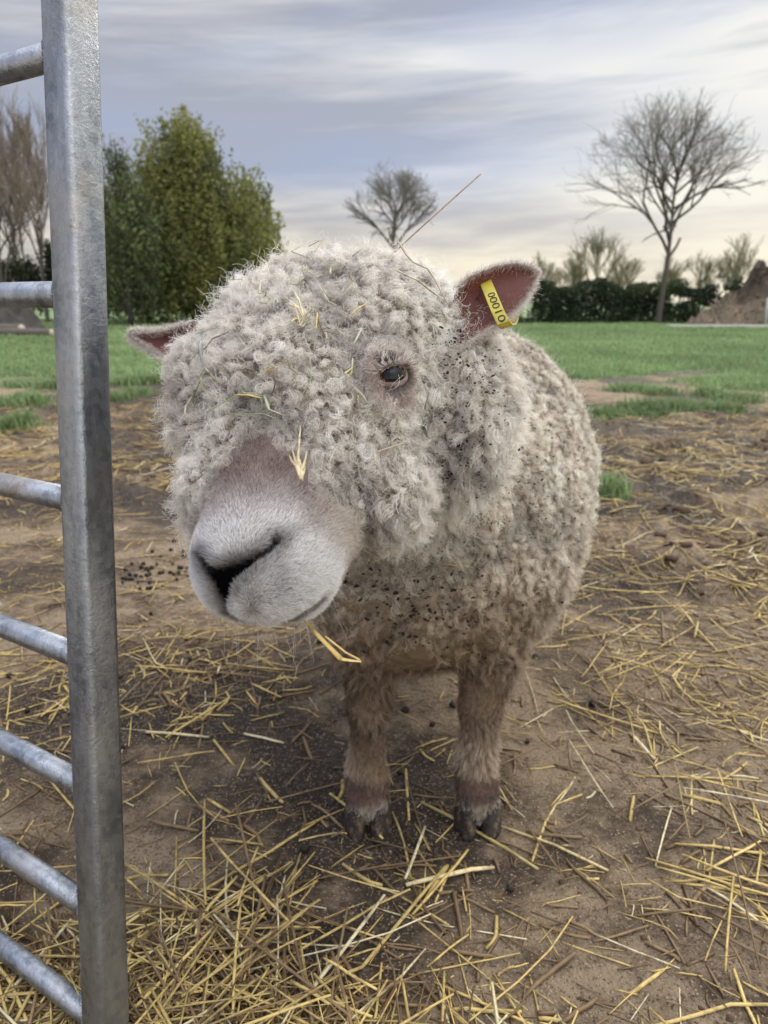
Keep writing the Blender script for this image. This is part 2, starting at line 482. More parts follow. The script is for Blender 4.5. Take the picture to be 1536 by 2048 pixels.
def make_straw():
    items = []
    # loose stalks over the whole yard
    def d1(P):
        x, y = P.T
        r = sstep(0.2, 0.5, x - 0.08 * y) * sstep(0.6, 0.8, y) * 0.85
        c = 0.10 + 0.10 * fbm(P * 2.5, 2, 101)
        clus = sstep(-0.15, 0.4, fbm(P * 2.3, 3, 102))
        l = sstep(-0.02, -0.30, x) * sstep(1.15, 1.5, y) * 0.95
        l = l * (1 - 0.8 * sstep(2.2, 2.6, y) * sstep(3.6, 3.1, y) * sstep(-1.2, -.9, x))
        r = r * (1 + .9 * sstep(1.1, 1.5, y))
        return np.clip((r + l) * (0.25 + 0.75 * clus) + c, 0, 1) * sstep(6.4, 5.0, y)
    P = scatter(8600, d1, 0.55, 6.5, 0.8)
    n = len(P)
    L = np.where(rng.uniform(0, 1, n) < 0.45, rng.uniform(0.10, 0.24, n), rng.uniform(0.03, 0.10, n))
    L = np.where((P[:, 0] < 0.1) & (P[:, 1] > 1.2), L * 0.7, L)
    items += straw_batch(P, L, 0.0008 + 0.0019 * rng.beta(1.3, 2.4, n), rng.exponential(0.004, n), 0.38, .4)
    # fine chopped bits
    P = scatter(16000, lambda P: np.clip(d1(P) * 0.9 + 0.12, 0, 1), 0.55, 5.5)
    n = len(P)
    items += straw_batch(P, rng.uniform(0.008, 0.06, n), rng.uniform(0.0005, 0.0013, n), rng.exponential(0.001, n), 0.62, 0.15)
    # deep bedding at the bottom left, under and beside the gate
    def d2(P):
        x, y = P.T
        lim = 0.775 - 0.14 * sstep(-0.25, 0.1, x)
        return sstep(0.30, 0.02, x + 0.14 * fbm(P * 6, 2, 105)) * sstep(0.07, -0.09, y - lim + 0.09 * fbm(P * 7, 2, 106))
    P = scatter(6600, d2, 0.42, 1.0)
    n = len(P)
    items += straw_batch(P, rng.uniform(0.04, 0.21, n), 0.0007 + 0.0019 * rng.beta(1.3, 2.2, n), rng.uniform(0, 0.018, n), 0.36, .35)
    # drifts on the right
    def d3(P):
        x, y = P.T
        return np.clip(sstep(0.30, 0.55, x) * sstep(0.66, 0.80, y) * sstep(1.25, 0.8, y) * (0.3 + 0.9 * fbm(P * 4, 2, 108)) + sstep(0.5, 0.8, x) * sstep(1.1, 1.5, y) * sstep(4, 2.4, y) * (0.25 + 0.9 * fbm(P * 3, 2, 109)), 0, 1)
    P = scatter(3300, d3, 0.55, 4.5)
    n = len(P)
    items += straw_batch(P, rng.uniform(0.05, 0.26, n), 0.0008 + 0.0018 * rng.beta(1.3, 2.4, n), rng.uniform(0, 0.010, n), 0.34, .4)
    P = scatter(15000, lambda P: np.clip(clod_mask(P) * (0.42 + 1.3 * fbm(P * 2.6, 3, 113)), 0, 1), 1.5, 6.5); n = len(P)
    items += straw_batch(P, rng.uniform(0.05, 0.22, n), rng.uniform(0.0016, 0.0034, n), rng.uniform(0, 0.012, n), 0.45, .4)
    # trodden-in fragments, split and crushed
    P = scatter(5000, lambda P: np.clip(d1(P) * .6 + .10, 0, 1), 0.55, 3.0); n = len(P)
    items += straw_batch(P, rng.uniform(0.015, 0.09, n), rng.uniform(0.0010, 0.0034, n), rng.normal(-0.0012, .0006, n), 0.75, .5)
    # a few big pale ones seen clearly in the photo: (u0,v0,u1,v1, radius, colour)
    named = []
    for u0, v0, u1, v1, r, c, lab in [
            (812, 1788, 988, 1752, .0034, (.72, .60, .34), 'thick pale straw stalk lying alone in front of the sheep\'s feet'),
            (842, 1622, 1075, 1755, .0026, (.42, .34, .14), 'long olive straw stalk running from between the hooves'),
            (660, 1598, 765, 1695, .0024, (.62, .52, .18), 'short yellow straw stalk under the left front hoof'),
            (292, 1465, 418, 1475, .0027, (.70, .60, .36), 'pale flat straw stalk alone on bare mud right of the gate post'),
            (785, 1640, 820, 1765, .0016, (.50, .36, .15), 'thin upright-pointing straw stalk between the two front hooves'),
            (1000, 1665, 1215, 1755, .0022, (.62, .50, .25), 'long pale straw stalk beside the right front hoof')]:
        a, b = on_ground(u0, v0)[:2], on_ground(u1, v1)[:2]
        k = np.linspace(0, 1, 5)[:, None]
        XY = a + (b - a) * k + np.array([[-(b - a)[1], (b - a)[0]]]) * 0.03 * np.sin(k * 3.1)
        pts = np.c_[XY, np.maximum(gz(XY), gz(XY).mean()) + r * 0.9 + 0.002]
        named.append((pts, r, np.array(c), lab))
    for it in named:
        o_ = it[0][2]
        o = link('straw_stalk', straw_mesh([it[:3]], 'straw_stalk', o_, 8), loc=o_)
        tag(o, it[3], 'straw', 'straw stalks scattered on the mud')
    ctr = np.array([it[0][2] for it in items]); e0 = np.array([it[0][0] for it in items]); e1 = np.array([it[0][4] for it in items])
    U, Vv, D = project(ctr); U0, V0, _ = project(e0); U1, V1, _ = project(e1)
    size = np.hypot(U1 - U0, V1 - V0) * np.array([it[1] for it in items]) / np.maximum(D, .1)
    inside = (U > 250) & (U < 1530) & (Vv < 2040) & (Vv > 700) & (D > 0)
    inside |= (U > 0) & (U < 120) & (Vv < 2040) & (Vv > 700)
    inside &= ~((U > 380) & (U < 1200) & (Vv < 1330))
    size = np.where(inside, size, 0)
    # the buried ones in the bedding stay with the mass
    topness = np.array([it[0][2, 2] for it in items])
    size = np.where((ctr[:, 1] < 0.85) & (ctr[:, 0] < 0.15) & (topness < 0.020), size * .2, size)
    order = np.argsort(-size)
    big = set(order[:285].tolist())
    lab = {'heap': 'yellow straw stalk on top of the deep bedding at the foot of the gate',
           'right': 'loose straw stalk on the dark trodden mud right of the sheep',
           'mid': 'stray straw stalk on the bare mud around the sheep\'s front feet',
           'left': 'short straw stalk on the tan mud behind the gate post'}
    for i in big:
        p = ctr[i]
        z = 'heap' if (p[0] < 0.2 and p[1] < 0.9) else 'right' if p[0] > 0.22 else 'left' if p[1] > 1.35 else 'mid'
        o = link('straw_stalk', straw_mesh([items[i]], 'straw_stalk', p, 6), loc=p)
        tag(o, lab[z], 'straw', {'heap': 'straw stalks on the bedding by the gate', 'right': 'straw stalks on the mud right of the sheep', 'mid': 'straw stalks around the front feet', 'left': 'straw stalks behind the gate post'}[z])
    rest = [it for i, it in enumerate(items) if i not in big]
    o = link('straw_litter', straw_mesh(rest, 'straw_litter', sides=4))
    tag(o, 'trampled straw litter spread over the muddy yard', 'straw litter', kind='stuff')
make_straw()

# ------------------------------------------------------------------ droppings and clods
m_drop = simple_mat('dropping', (0.018, 0.014, 0.011), 0.6, 0.4, 90, 0.4)
m_clod = simple_mat('mud_clod', (0.075, 0.048, 0.030), 0.9, 0.45, 60, 1.0)
def blob_mesh(name, r, seed, mt, sub=2, sq=0.7, amp=0.28):
    import bmesh
    bm = bmesh.new(); bmesh.ops.create_icosphere(bm, subdivisions=sub, radius=1)
    V = np.array([v.co[:] for v in bm.verts])
    k = 1 + amp * fbm(V * 1.7 + seed * 7.7, 3, seed)
    for v, a in zip(bm.verts, V * k[:, None] * r * np.array([1.15, 0.95, sq])): v.co = a
    me = bpy.data.meshes.new(name); bm.to_mesh(me); bm.free()
    for p in me.polygons: p.use_smooth = True
    me.materials.append(mt)
    return me
def make_droppings():
    pellet = [blob_mesh('dropping', 0.0085, s, m_drop, 2, 0.85, 0.2) for s in range(5)]
    spots = []
    for k in range(46):
        u = rng.uniform(238, 385); v = 1175 - (u - 238) * 0.36 + rng.normal(0, 24)
        spots.append((u, v, 'dark sheep dropping in the cluster between the gate post and muzzle', 'sheep droppings clustered by the gate post'))
    for u, v in [(755, 1700), (835, 1705), (930, 1690), (690, 1430), (810, 1430), (1055, 1485), (1185, 1405), (1070, 1310), (640, 1290), (20, 1357), (55, 1423), (240, 1355), (245, 1495), (380, 1322),
                 (440, 1190), (610, 1710), (1020, 1790), (1240, 1120), (1320, 1150), (1130, 1180), (905, 1420), (865, 1460), (640, 1765), (800, 1560)]:
        spots.append((u, v, 'single dark dropping lying apart on the trodden mud', 'single droppings on the mud'))
    for u, v, lab, gr in spots:
        p = on_ground(u, v); z = gz(p[None, :2])[0]
        o = link('dropping', pellet[rng.integers(5)], loc=(p[0], p[1], z + 0.004))
        o.rotation_euler = (rng.uniform(0, 6), rng.uniform(0, 6), rng.uniform(0, 6))
        s = rng.uniform(0.5, 0.95); o.scale = (s, s, s)
        tag(o, lab, 'dropping', gr)
    mb = MB()
    clod = [blob_mesh('clod', 1.0, s + 20, m_clod, 2, 0.6, 0.5) for s in range(6)]
    cv = [(np.array([v.co[:] for v in c.vertices]), np.array([p.vertices[:] for p in c.polygons])) for c in clod]
    P = scatter(4200, lambda P: np.clip(0.12 + 0.8 * clod_mask(P) * (0.5 + fbm(P * 3, 2, 121)) + 0.35 * sstep(0.05, 0.4, fbm(P * 3.3, 2, 122)), 0, 1), 0.55, 6.5)
    zz = gz(P) - 0.001; cm = clod_mask(P)
    for p, z, c in zip(P, zz, cm):
        V, F = cv[rng.integers(6)]
        s = rng.uniform(0.0015, 0.005) + c * rng.exponential(0.007)
        s = min(s, 0.03)
        an = rng.uniform(0, 6.28); R = np.array([[math.cos(an), -math.sin(an), 0], [math.sin(an), math.cos(an), 0], [0, 0, 1]])
        mb.add(V @ R.T * s + np.array([p[0], p[1], z + s * 0.02]), F)
    o = link('mud_crumbs', mb.mesh('mud_crumbs', [m_clod]))
    tag(o, 'crumbled dark mud clods strewn over the trodden yard', 'mud', kind='stuff')
    for c in clod: bpy.data.meshes.remove(c)
make_droppings()
# ------------------------------------------------------------------ galvanised sheep hurdle
m_galv, q = mat('galvanised_steel')
g_ = q.n('ShaderNodeNewGeometry').outputs['Position']
sc_ = q.n('ShaderNodeMapping', vector_type='POINT', i_Vector=g_, i_Scale=(1, 1, 0.25)).outputs[0]
f1 = q.noise(sc_, 38, 5, .6); f2 = q.noise(g_, 320, 4, .7); f3 = q.noise(g_, 7, 4, .6)
vz = q.n('ShaderNodeTexVoronoi', i_Vector=g_, i_Scale=150.0).outputs['Color']
vg = q.n('ShaderNodeSeparateColor', i_0=vz).outputs[0]
base = q.mix(q.mapr(f1, .3, .7), (0.13, 0.15, 0.185, 1), (0.31, 0.33, 0.365, 1))
base = q.mix(q.math('MULTIPLY', vg, 0.35), base, (0.47, 0.50, 0.55, 1))
dirt = q.math('MULTIPLY', q.mapr(f3, .48, .72), 0.5)
base = q.mix(dirt, base, (0.33, 0.29, 0.23, 1))
spk = q.mapr(f2, .64, .72)
base = q.mix(q.math('MULTIPLY', spk, .8), base, (0.16, 0.14, 0.12, 1))
mspl = q.mapr(q.noise(g_, 24, 5, .75), .62, .68)
base = q.mix(q.math('MULTIPLY', mspl, .55), base, (0.20, 0.155, 0.11, 1))
rst = q.mapr(q.noise(g_, 55, 4, .7), .69, .73)
base = q.mix(q.math('MULTIPLY', rst, .6), base, (0.17, 0.075, 0.035, 1))
rg = q.math('ADD', q.math('MULTIPLY', f1, .22), q.math('ADD', q.math('MULTIPLY', dirt, .4), .16))
hb = q.math('ADD', q.math('MULTIPLY', f2, .5), f1)
mp = q.pbsdf(base, rg, 0.85, q.bump(hb, .5, .003))
q.out(mp)
m_weld = simple_mat('weld_bead', (0.20, 0.19, 0.18), 0.55, 0.5, 200, 0.8)

def rounded_square(side, rc, n=5):
    pts = []
    for cx, cyy, a0 in ((1, 1, 0), (-1, 1, 90), (-1, -1, 180), (1, -1, 270)):
        for k in range(n):
            a = rad(a0 + 90 * k / (n - 1))
            pts.append(((side / 2 - rc) * cx + rc * math.cos(a), (side / 2 - rc) * cyy + rc * math.sin(a)))
    return np.array(pts)

def make_gate():
    S = 0.87
    top, bot = at(139, 0, 0.74 * S), at(212, 2048, 0.90 * S)
    ax = nrm(bot - top)
    # horizontal run of the gate, away to the left
    d = nrm(np.array([-0.835, 0.550, 0.0]))
    nrmv = nrm(np.cross(ax, d)); d2 = np.cross(nrmv, ax)
    # ground contact
    base = top + ax * ((top[2] - 0.004) / -ax[2])
    head = top - ax * 0.16
    root = empty('hurdle_gate', base, 'galvanised steel sheep hurdle with round bars and a square end post', 'gate')
    prof = rounded_square(0.0355, 0.0062)
    def post(h, b):
        V, n = [], len(prof)
        L = np.linspace(0, 1, 40)
        for t in L:
            c = h + (b - h) * t
            V.append(c + prof[:, :1] * d2 + prof[:, 1:] * nrmv)
        V = np.concatenate(V)
        i = np.arange(39)[:, None] * n; j = np.arange(n)[None]; k = (j + 1) % n
        F = np.stack([i + j, i + k, i + n + k, i + n + j], -1).reshape(-1, 4)
        mb = MB(); mb.add(V, F)
        mb.P.setdefault(n, []).append(np.array([list(range(n)), list(range(39 * n, 40 * n))[::-1]]))
        return mb
    length = 1.75
    for off in (0.0, length):
        link('end_post', post(head + d * off, base + d * off).mesh('end_post', [m_galv], origin=base), root)
    # bars: where each meets the post, in the photograph
    marks = [(88, 92), (104, 585), (121, 1008), (136, 1328), (148, 1592), (159, 1840), (172, 2065)]
    for u, v in marks:
        w = ray(u, v)
        # nearest point on the post axis to the sight line
        a = np.cross(w, ax); M = np.stack([w, -ax, a], 1)
        sol = np.linalg.solve(M, top - CAM)
        c = top + ax * sol[1]
        mb = MB()
        pts = [c + d * t for t in np.linspace(0.012, length - 0.012, 12)]
        mb.tube(pts, 0.0117, 20)
        b = link('bar', mb.mesh('bar', [m_galv], origin=base), root)
        for s in (0.0185, length - 0.0185):
            wb = MB()
            an = np.linspace(0, 2 * math.pi, 33)
            ring = np.array([c + d * s + (ax * math.cos(x) + nrmv * math.sin(x)) * 0.0128 for x in an])
            wb.tube(ring, 0.0027 + 0.0013 * vnoise(np.c_[an * 3, an * 0, an * 0], 3), 6)
            link('weld', wb.mesh('weld', [m_weld], origin=base), b)
make_gate()
# ------------------------------------------------------------------ sheep: head frame
E0 = cam_to_world(-0.0755, 0.1069, 0.600)          # point between the eyes
def camdir(x, y, z):                                # camera right, up, towards camera -> world
    return cam_to_world(x, y, -z) - CAM
HF = nrm(camdir(-.123, -.76, .64))
HR = camdir(.965, .054, .25); HR = nrm(HR - HF * (HR @ HF))
HU = nrm(np.cross(HF, HR))
HM = np.stack([HR, HU, HF])                         # rows
def H(r, u, f): return E0 + r * HR + u * HU + f * HF
def local(p): return (p - E0) @ HM.T
ROOT = np.array([0.057, 0.985, 0.0])

# ------------------------------------------------------------------ signed distance model
PR = []
def ell(c, r, rot=None, k=0.03, op='u'): PR.append(('e', np.array(c, float), np.array(r, float), rot, k, op))
def cone(a, b, ra, rb, k=0.03, op='u'): PR.append(('c', np.array(a, float), np.array(b, float), (ra, rb), k, op))

# barrel, rump, chest, shoulders
ell((0.112, 1.40, 0.466), (0.230, 0.46, 0.232), k=0.02)
ell((0.125, 1.66, 0.460), (0.208, 0.24, 0.225), k=0.10)
ell((0.048, 1.06, 0.415), (0.165, 0.15, 0.190), k=0.09)
ell((0.075, 1.20, 0.510), (0.190, 0.20, 0.185), k=0.09)
ell((0.195, 1.16, 0.380), (0.088, 0.15, 0.140), k=0.06)
# neck
cone(H(0.018, -0.105, -0.140), (0.060, 1.08, 0.49), 0.086, 0.160, k=0.05)
cone(H(0.020, -0.135, -0.10), (0.03, 1.0, 0.42), 0.072, 0.135, k=0.04)
# ruff behind the left cheek
ell(H(0.104, -0.115, -0.075), (0.050, 0.080, 0.082), rot=HM, k=0.014)
NB = len(PR)
# skull and face
ell(H(0.0, -0.040, -0.055), (0.090, 0.066, 0.095), rot=HM, k=0.035)
cone(H(0, -0.034, 0.02), H(-0.002, -0.046, 0.134), 0.062, 0.042, k=0.03)
ell(H(-0.004, -0.050, 0.140), (0.045, 0.043, 0.045), rot=HM, k=0.02)
ell(H(0.017, -0.058, 0.144), (0.028, 0.036, 0.034), rot=HM, k=0.012)
ell(H(-0.024, -0.058, 0.142), (0.030, 0.036, 0.034), rot=HM, k=0.012)
cone(H(0, -0.095, -0.04), H(0, -0.092, 0.112), 0.062, 0.033, k=0.025)
ell(H(0.0, -0.094, 0.118), (0.034, 0.022, 0.030), rot=HM, k=0.010)
ell(H(0.036, -0.06, 0.068), (0.025, 0.036, 0.05), rot=HM, k=0.03)
ell(H(-0.045, -0.06, 0.075), (0.030, 0.036, 0.05), rot=HM, k=0.03)
ell(H(0.072, -0.006, 0.006), (0.022, 0.026, 0.030), rot=HM, k=0.03)
ell(H(-0.072, -0.006, 0.006), (0.022, 0.026, 0.030), rot=HM, k=0.03)
# wool cap, fringe and cheeks
ell(H(0.012, -0.030, -0.075), (0.100, 0.066, 0.084), rot=HM, k=0.025)
ell(H(-0.004, -0.012, -0.012), (0.078, 0.046, 0.062), rot=HM, k=0.03)
ell(H(-0.046, -0.052, -0.015), (0.026, 0.046, 0.085), rot=HM, k=0.03)
ell(H(-0.050, -0.060, 0.070), (0.018, 0.032, 0.045), rot=HM, k=0.02)
ell(H(0.064, -0.078, 0.045), (0.024, 0.042, 0.056), rot=HM, k=0.02)
NH = len(PR)
# legs
LEGS = []
def leg(x, y, front, fx=0, out=0):
    foot = np.array([x, y, 0.0])
    if front:
        j = [(x - out * 1.0 + fx, y + 0.05, .38), (x - out * .5 + fx * .5, y + .03, .265), (x + .002, y + .012, .185), (x, y + .010, .125), (x - .001, y + .006, .072), (x, y - .010, .046)]
        r = [.076, .040, .0290, .0205, .0285, .0290]
    else:
        j = [(x, y - .03, .42), (x, y + .06, .29), (x, y + .075, .20), (x, y + .05, .14), (x, y + .03, .075), (x, y + .0, .048)]
        r = [.11, .06, .034, .026, .030, .031]
    for i in range(5):
        cone(j[i], j[i + 1], r[i], r[i + 1], k=0.035 if i == 0 else 0.012)
    LEGS.append((foot, front))
leg(-0.024, 0.985, True, -0.0, 0.0)
leg(0.137, 0.985, True, 0.02, -0.01)
leg(0.075, 1.62, False)
leg(0.225, 1.64, False)

def sdf(p):
    p = np.asarray(p, np.float32)
    d = None
    for t, a, b, c, k, op in PR:
        if t == 'e':
            q = p - a.astype(np.float32)
            if c is not None: q = q @ c.T.astype(np.float32)
            r = b.astype(np.float32)
            k0 = np.sqrt(((q / r) ** 2).sum(1)); k1 = np.sqrt(((q / (r * r)) ** 2).sum(1)) + 1e-9
            v = np.where(k0 < 0.05, -r.min(), k0 * (k0 - 1) / k1)
        else:
            ab = (b - a).astype(np.float32); q = p - a.astype(np.float32)
            h = np.clip((q @ ab) / (ab @ ab), 0, 1)
            v = np.sqrt(((q - h[:, None] * ab) ** 2).sum(1)) - (c[0] + (c[1] - c[0]) * h)
        if d is None: d = v
        else:
            h = np.maximum(k - np.abs(d - v), 0) / k
            d = np.minimum(d, v) - h * h * k * 0.25
    return d

def axis(segs):
    out = []
    for a, b, s in segs: out.append(np.arange(a, b - s * .5, s))
    return np.concatenate(out + [[segs[-1][1]]])

def surface_nets(xs, ys, zs):
    nx, ny, nz = len(xs), len(ys), len(zs)
    st = 3
    cx, cy_, cz = xs[::st], ys[::st], zs[::st]
    G = np.stack(np.meshgrid(cx, cy_, cz, indexing='ij'), -1).reshape(-1, 3)
    cd = sdf(G).reshape(len(cx), len(cy_), len(cz))
    D = np.repeat(np.repeat(np.repeat(cd, st, 0), st, 1), st, 2)[:nx, :ny, :nz].copy()
    near = np.abs(D) < 0.045
    idx = np.argwhere(near)
    for s in range(0, len(idx), 400000):
        ii = idx[s:s + 400000]
        D[ii[:, 0], ii[:, 1], ii[:, 2]] = sdf(np.c_[xs[ii[:, 0]], ys[ii[:, 1]], zs[ii[:, 2]]])
    S = D < 0
    cnt = np.zeros((nx - 1, ny - 1, nz - 1), np.int8)
    for a in (0, 1):
        for b in (0, 1):
            for c in (0, 1):
                cnt += S[a:nx - 1 + a, b:ny - 1 + b, c:nz - 1 + c]
    act = (cnt > 0) & (cnt < 8)
    cell = np.argwhere(act)
    vid = np.full(act.shape, -1, np.int64); vid[act] = np.arange(len(cell))
    acc = np.zeros((len(cell), 3)); num = np.zeros(len(cell))
    ax3 = (xs, ys, zs)
    corners = [(a, b, c) for a in (0, 1) for b in (0, 1) for c in (0, 1)]
    for c0 in corners:
        for e in range(3):
            if c0[e]: continue
            c1 = list(c0); c1[e] = 1
            i0, i1 = cell + c0, cell + c1
            d0, d1 = D[tuple(i0.T)], D[tuple(i1.T)]
            m = (d0 < 0) != (d1 < 0)
            t = np.where(m, d0 / np.where(m, d0 - d1, 1), 0)
            p0 = np.stack([ax3[q][i0[:, q]] for q in range(3)], 1); p1 = np.stack([ax3[q][i1[:, q]] for q in range(3)], 1)
            acc += np.where(m[:, None], p0 + (p1 - p0) * t[:, None], 0); num += m
    V = acc / num[:, None]
    Fs = []
    for e in range(3):
        o1, o2 = [(1, 2), (2, 0), (0, 1)][e]
        sl0 = [slice(None)] * 3; sl1 = [slice(None)] * 3
        sl0[e] = slice(0, -1); sl1[e] = slice(1, None)
        ch = S[tuple(sl0)] != S[tuple(sl1)]
        ii = np.argwhere(ch)
        dims = [nx, ny, nz]
        ok = (ii[:, o1] > 0) & (ii[:, o1] < dims[o1] - 1) & (ii[:, o2] > 0) & (ii[:, o2] < dims[o2] - 1)
        ii = ii[ok]
        q = []
        for da, db in ((-1, -1), (0, -1), (0, 0), (-1, 0)):
            c = ii.copy(); c[:, o1] += da; c[:, o2] += db
            q.append(vid[tuple(c.T)])
        q = np.stack(q, 1)
        flip = ~S[tuple(ii.T)]
        q[flip] = q[flip][:, ::-1]
        Fs.append(q[(q >= 0).all(1)])
    return V, np.concatenate(Fs)

def sdf_grad(p, e=0.0012):
    return nrm(np.stack([sdf(p + e * v) - sdf(p - e * v) for v in np.eye(3)], 1))

def vnormals(V, F):
    n = np.zeros_like(V)
    fn = np.cross(V[F[:, 2]] - V[F[:, 0]], V[F[:, 3]] - V[F[:, 1]])
    for k in range(4): 
        for c in range(3): n[:, c] += np.bincount(F[:, k], fn[:, c], len(V))
    return nrm(n)

xs = axis([(-0.27, 0.10, 0.0035), (0.10, 0.46, 0.007)])
ys = axis([(0.40, 0.86, 0.0035), (0.86, 1.98, 0.007)])
zs = axis([(0.022, 0.40, 0.006), (0.40, 0.86, 0.0035)])
BV, BF = surface_nets(xs, ys, zs)
for _ in range(2):
    BV = BV - sdf_grad(BV) * sdf(BV)[:, None]
BN = sdf_grad(BV)
bvh0 = BVHTree.FromPolygons(BV.tolist(), BF.tolist())
def hit(u, v, tree=None):
    w = ray(u, v)
    loc, nor, i, dist = (tree or bvh0).ray_cast(Vector(CAM), Vector(w))
    return (np.array(loc), np.array(nor)) if loc is not None else (None, None)

def line3(pts, n=14):
    """photo polyline (u, v, halfwidth mm) -> dense 3-D polyline on the head"""
    pts = np.array(pts, float); s = np.linspace(0, len(pts) - 1, n * (len(pts) - 1) + 1)
    u, v, w = (np.interp(s, np.arange(len(pts)), pts[:, k]) for k in range(3))
    out, ww = [], []
    for a, b, c in zip(u, v, w):
        p, _ = hit(a, b)
        if p is not None: out.append(p); ww.append(c / 1000)
    return np.array(out), np.array(ww)

NOSE = [line3(l) for l in (
    [(400, 1112, 2.0), (412, 1132, 3.2), (432, 1154, 5.2), (447, 1162, 6.0)],
    [(549, 1085, 4.0), (541, 1098, 3.2), (512, 1117, 3.0), (478, 1139, 5.0), (447, 1158, 7.5)],
    [(446, 1158, 8.2), (451, 1186, 5.6), (457, 1214, 1.2)])]
NOSTRIL = [line3(l) for l in ([(551, 1080, 2.6), (545, 1098, 3.0), (524, 1112, 2.2)], [(402, 1112, 1.4), (414, 1134, 2.0)])]
MOUTH = [line3([(450, 1222, 0.9), (480, 1238, 1.3), (530, 1246, 1.5), (580, 1240, 1.5), (622, 1218, 1.1), (645, 1198, 0.7)])]
LIP = [line3([(457, 1210, 1.0), (452, 1226, 0.8)])]

NVIEW = nrm(CAM - H(0, -.04, .18))
def line_w(P, lines, soft=0.0012, grow=0.0):
    """1 on the lines, falling to 0 past their half-width"""
    res = np.zeros(len(P))
    for L, w in lines:
        if not len(L): continue
        lo, hi = L.min(0) - 0.02, L.max(0) + 0.02
        m = ((P > lo) & (P < hi)).all(1)
        q = P[m]
        if not len(q): continue
        dv = q[:, None] - L[None]
        al_ = dv @ NVIEW
        dd = np.sqrt(np.maximum((dv ** 2).sum(-1) - 0.9 * al_ ** 2, 0)) - (w[None] + grow)
        dmin = dd.min(1)
        res[m] = np.maximum(res[m], sstep(soft, -soft, dmin))
    return res

CREASE = [line3([(752, 868, 3), (748, 930, 5), (742, 1000, 6), (736, 1060, 6), (744, 1110, 4)])]
# ------------------------------------------------------------------ coat regions
def ridge_s(p):
    w = fbm(p * 5.0, 2, 201) * 0.016 + fbm(p * 14.0, 2, 202) * 0.004
    return p[:, 1] * 0.94 + 0.30 * (p[:, 2] - 0.45) * sstep(1.45, 1.0, p[:, 1]) + w

EYES = []
for sgn in (1, -1):
    EYES.append(H(sgn * 0.084, -0.001, 0.010))
EYE_PX, _n = hit(789, 747)
EYES[0] = EYE_PX - _n * 0.0
EYEN = _n

FBD = {}
def regions(p):
    """weights: face (short hair), wool on the head, fleece of the body, leg hair"""
    h = local(p)
    r, u, f = h.T
    n = fbm(p * 45, 2, 211)
    fb = 0.080 + 0.040 * sstep(0.010, 0.052, -r - 0.004) + 0.018 * sstep(0.022, 0.045, r) + 0.024 * sstep(0.050, 0.075, r) - 0.030 * sstep(-0.05, -0.085, u) + 0.012 * n + 0.008 * fbm(p * 90, 2, 212)
    face = sstep(0.0, 0.016, f - fb)
    FBD['d'] = fb - f
    e = np.minimum(np.linalg.norm((p - EYES[0]), axis=1), np.linalg.norm(p - EYES[1], axis=1))
    eyew = sstep(0.026, 0.016, e + 0.006 * n)
    face = np.maximum(face, eyew)
    face = face * (p[:, 1] < 0.80)
    leg = sstep(0.275, 0.225, p[:, 2] + 0.015 * n) * (p[:, 1] > 0.86)
    head = sstep(0.84, 0.74, p[:, 1] - 0.12 * sstep(0.5, 0.6, p[:, 2]) * 0) * (1 - face)
    return face, head * (1 - leg), leg, eyew

face, headw, legw, eyew = regions(BV)
bodyw = np.clip(1 - face - headw - legw, 0, 1)
# relief of the fleece: rows on the flank, lumps on the head
sr = ridge_s(BV)
rowp = np.abs(np.sin(math.pi * sr / 0.040))
rows = (rowp ** 0.55 - 0.62) * (0.35 + 0.65 * sstep(1.02, 1.16, BV[:, 1]))
lump = fbm(BV * 38, 2, 221)
disp = bodyw * ((0.0180 + 0.0220 * sstep(1.08, 1.2, BV[:, 1])) * rows + (0.0120 - 0.0070 * sstep(1.06, 1.18, BV[:, 1])) * lump) * sstep(0.2, 0.32, BV[:, 2])
disp += headw * (0.0090 * fbm(BV * 50, 2, 222) + 0.0065 * fbm(BV * 24, 2, 223))
disp += legw * 0.0015 * fbm(BV * 60, 2, 224)
disp -= 0.0032 * line_w(BV, NOSE, 0.0020) + 0.0075 * line_w(BV, NOSTRIL, 0.0015) + 0.0050 * line_w(BV, MOUTH, 0.0022) + 0.003 * line_w(BV, LIP, .0015)
disp -= 0.010 * line_w(BV, CREASE, 0.008)
disp -= 0.0065 * eyew * sstep(0.020, 0.010, np.linalg.norm(BV - EYES[0], axis=1)) 
BV = BV + BN * disp[:, None]
BN = vnormals(BV, BF)
if (BN * sdf_grad(BV)).sum() < 0: BF = BF[:, ::-1]; BN = -BN
bvh = BVHTree.FromPolygons(BV.tolist(), BF.tolist())

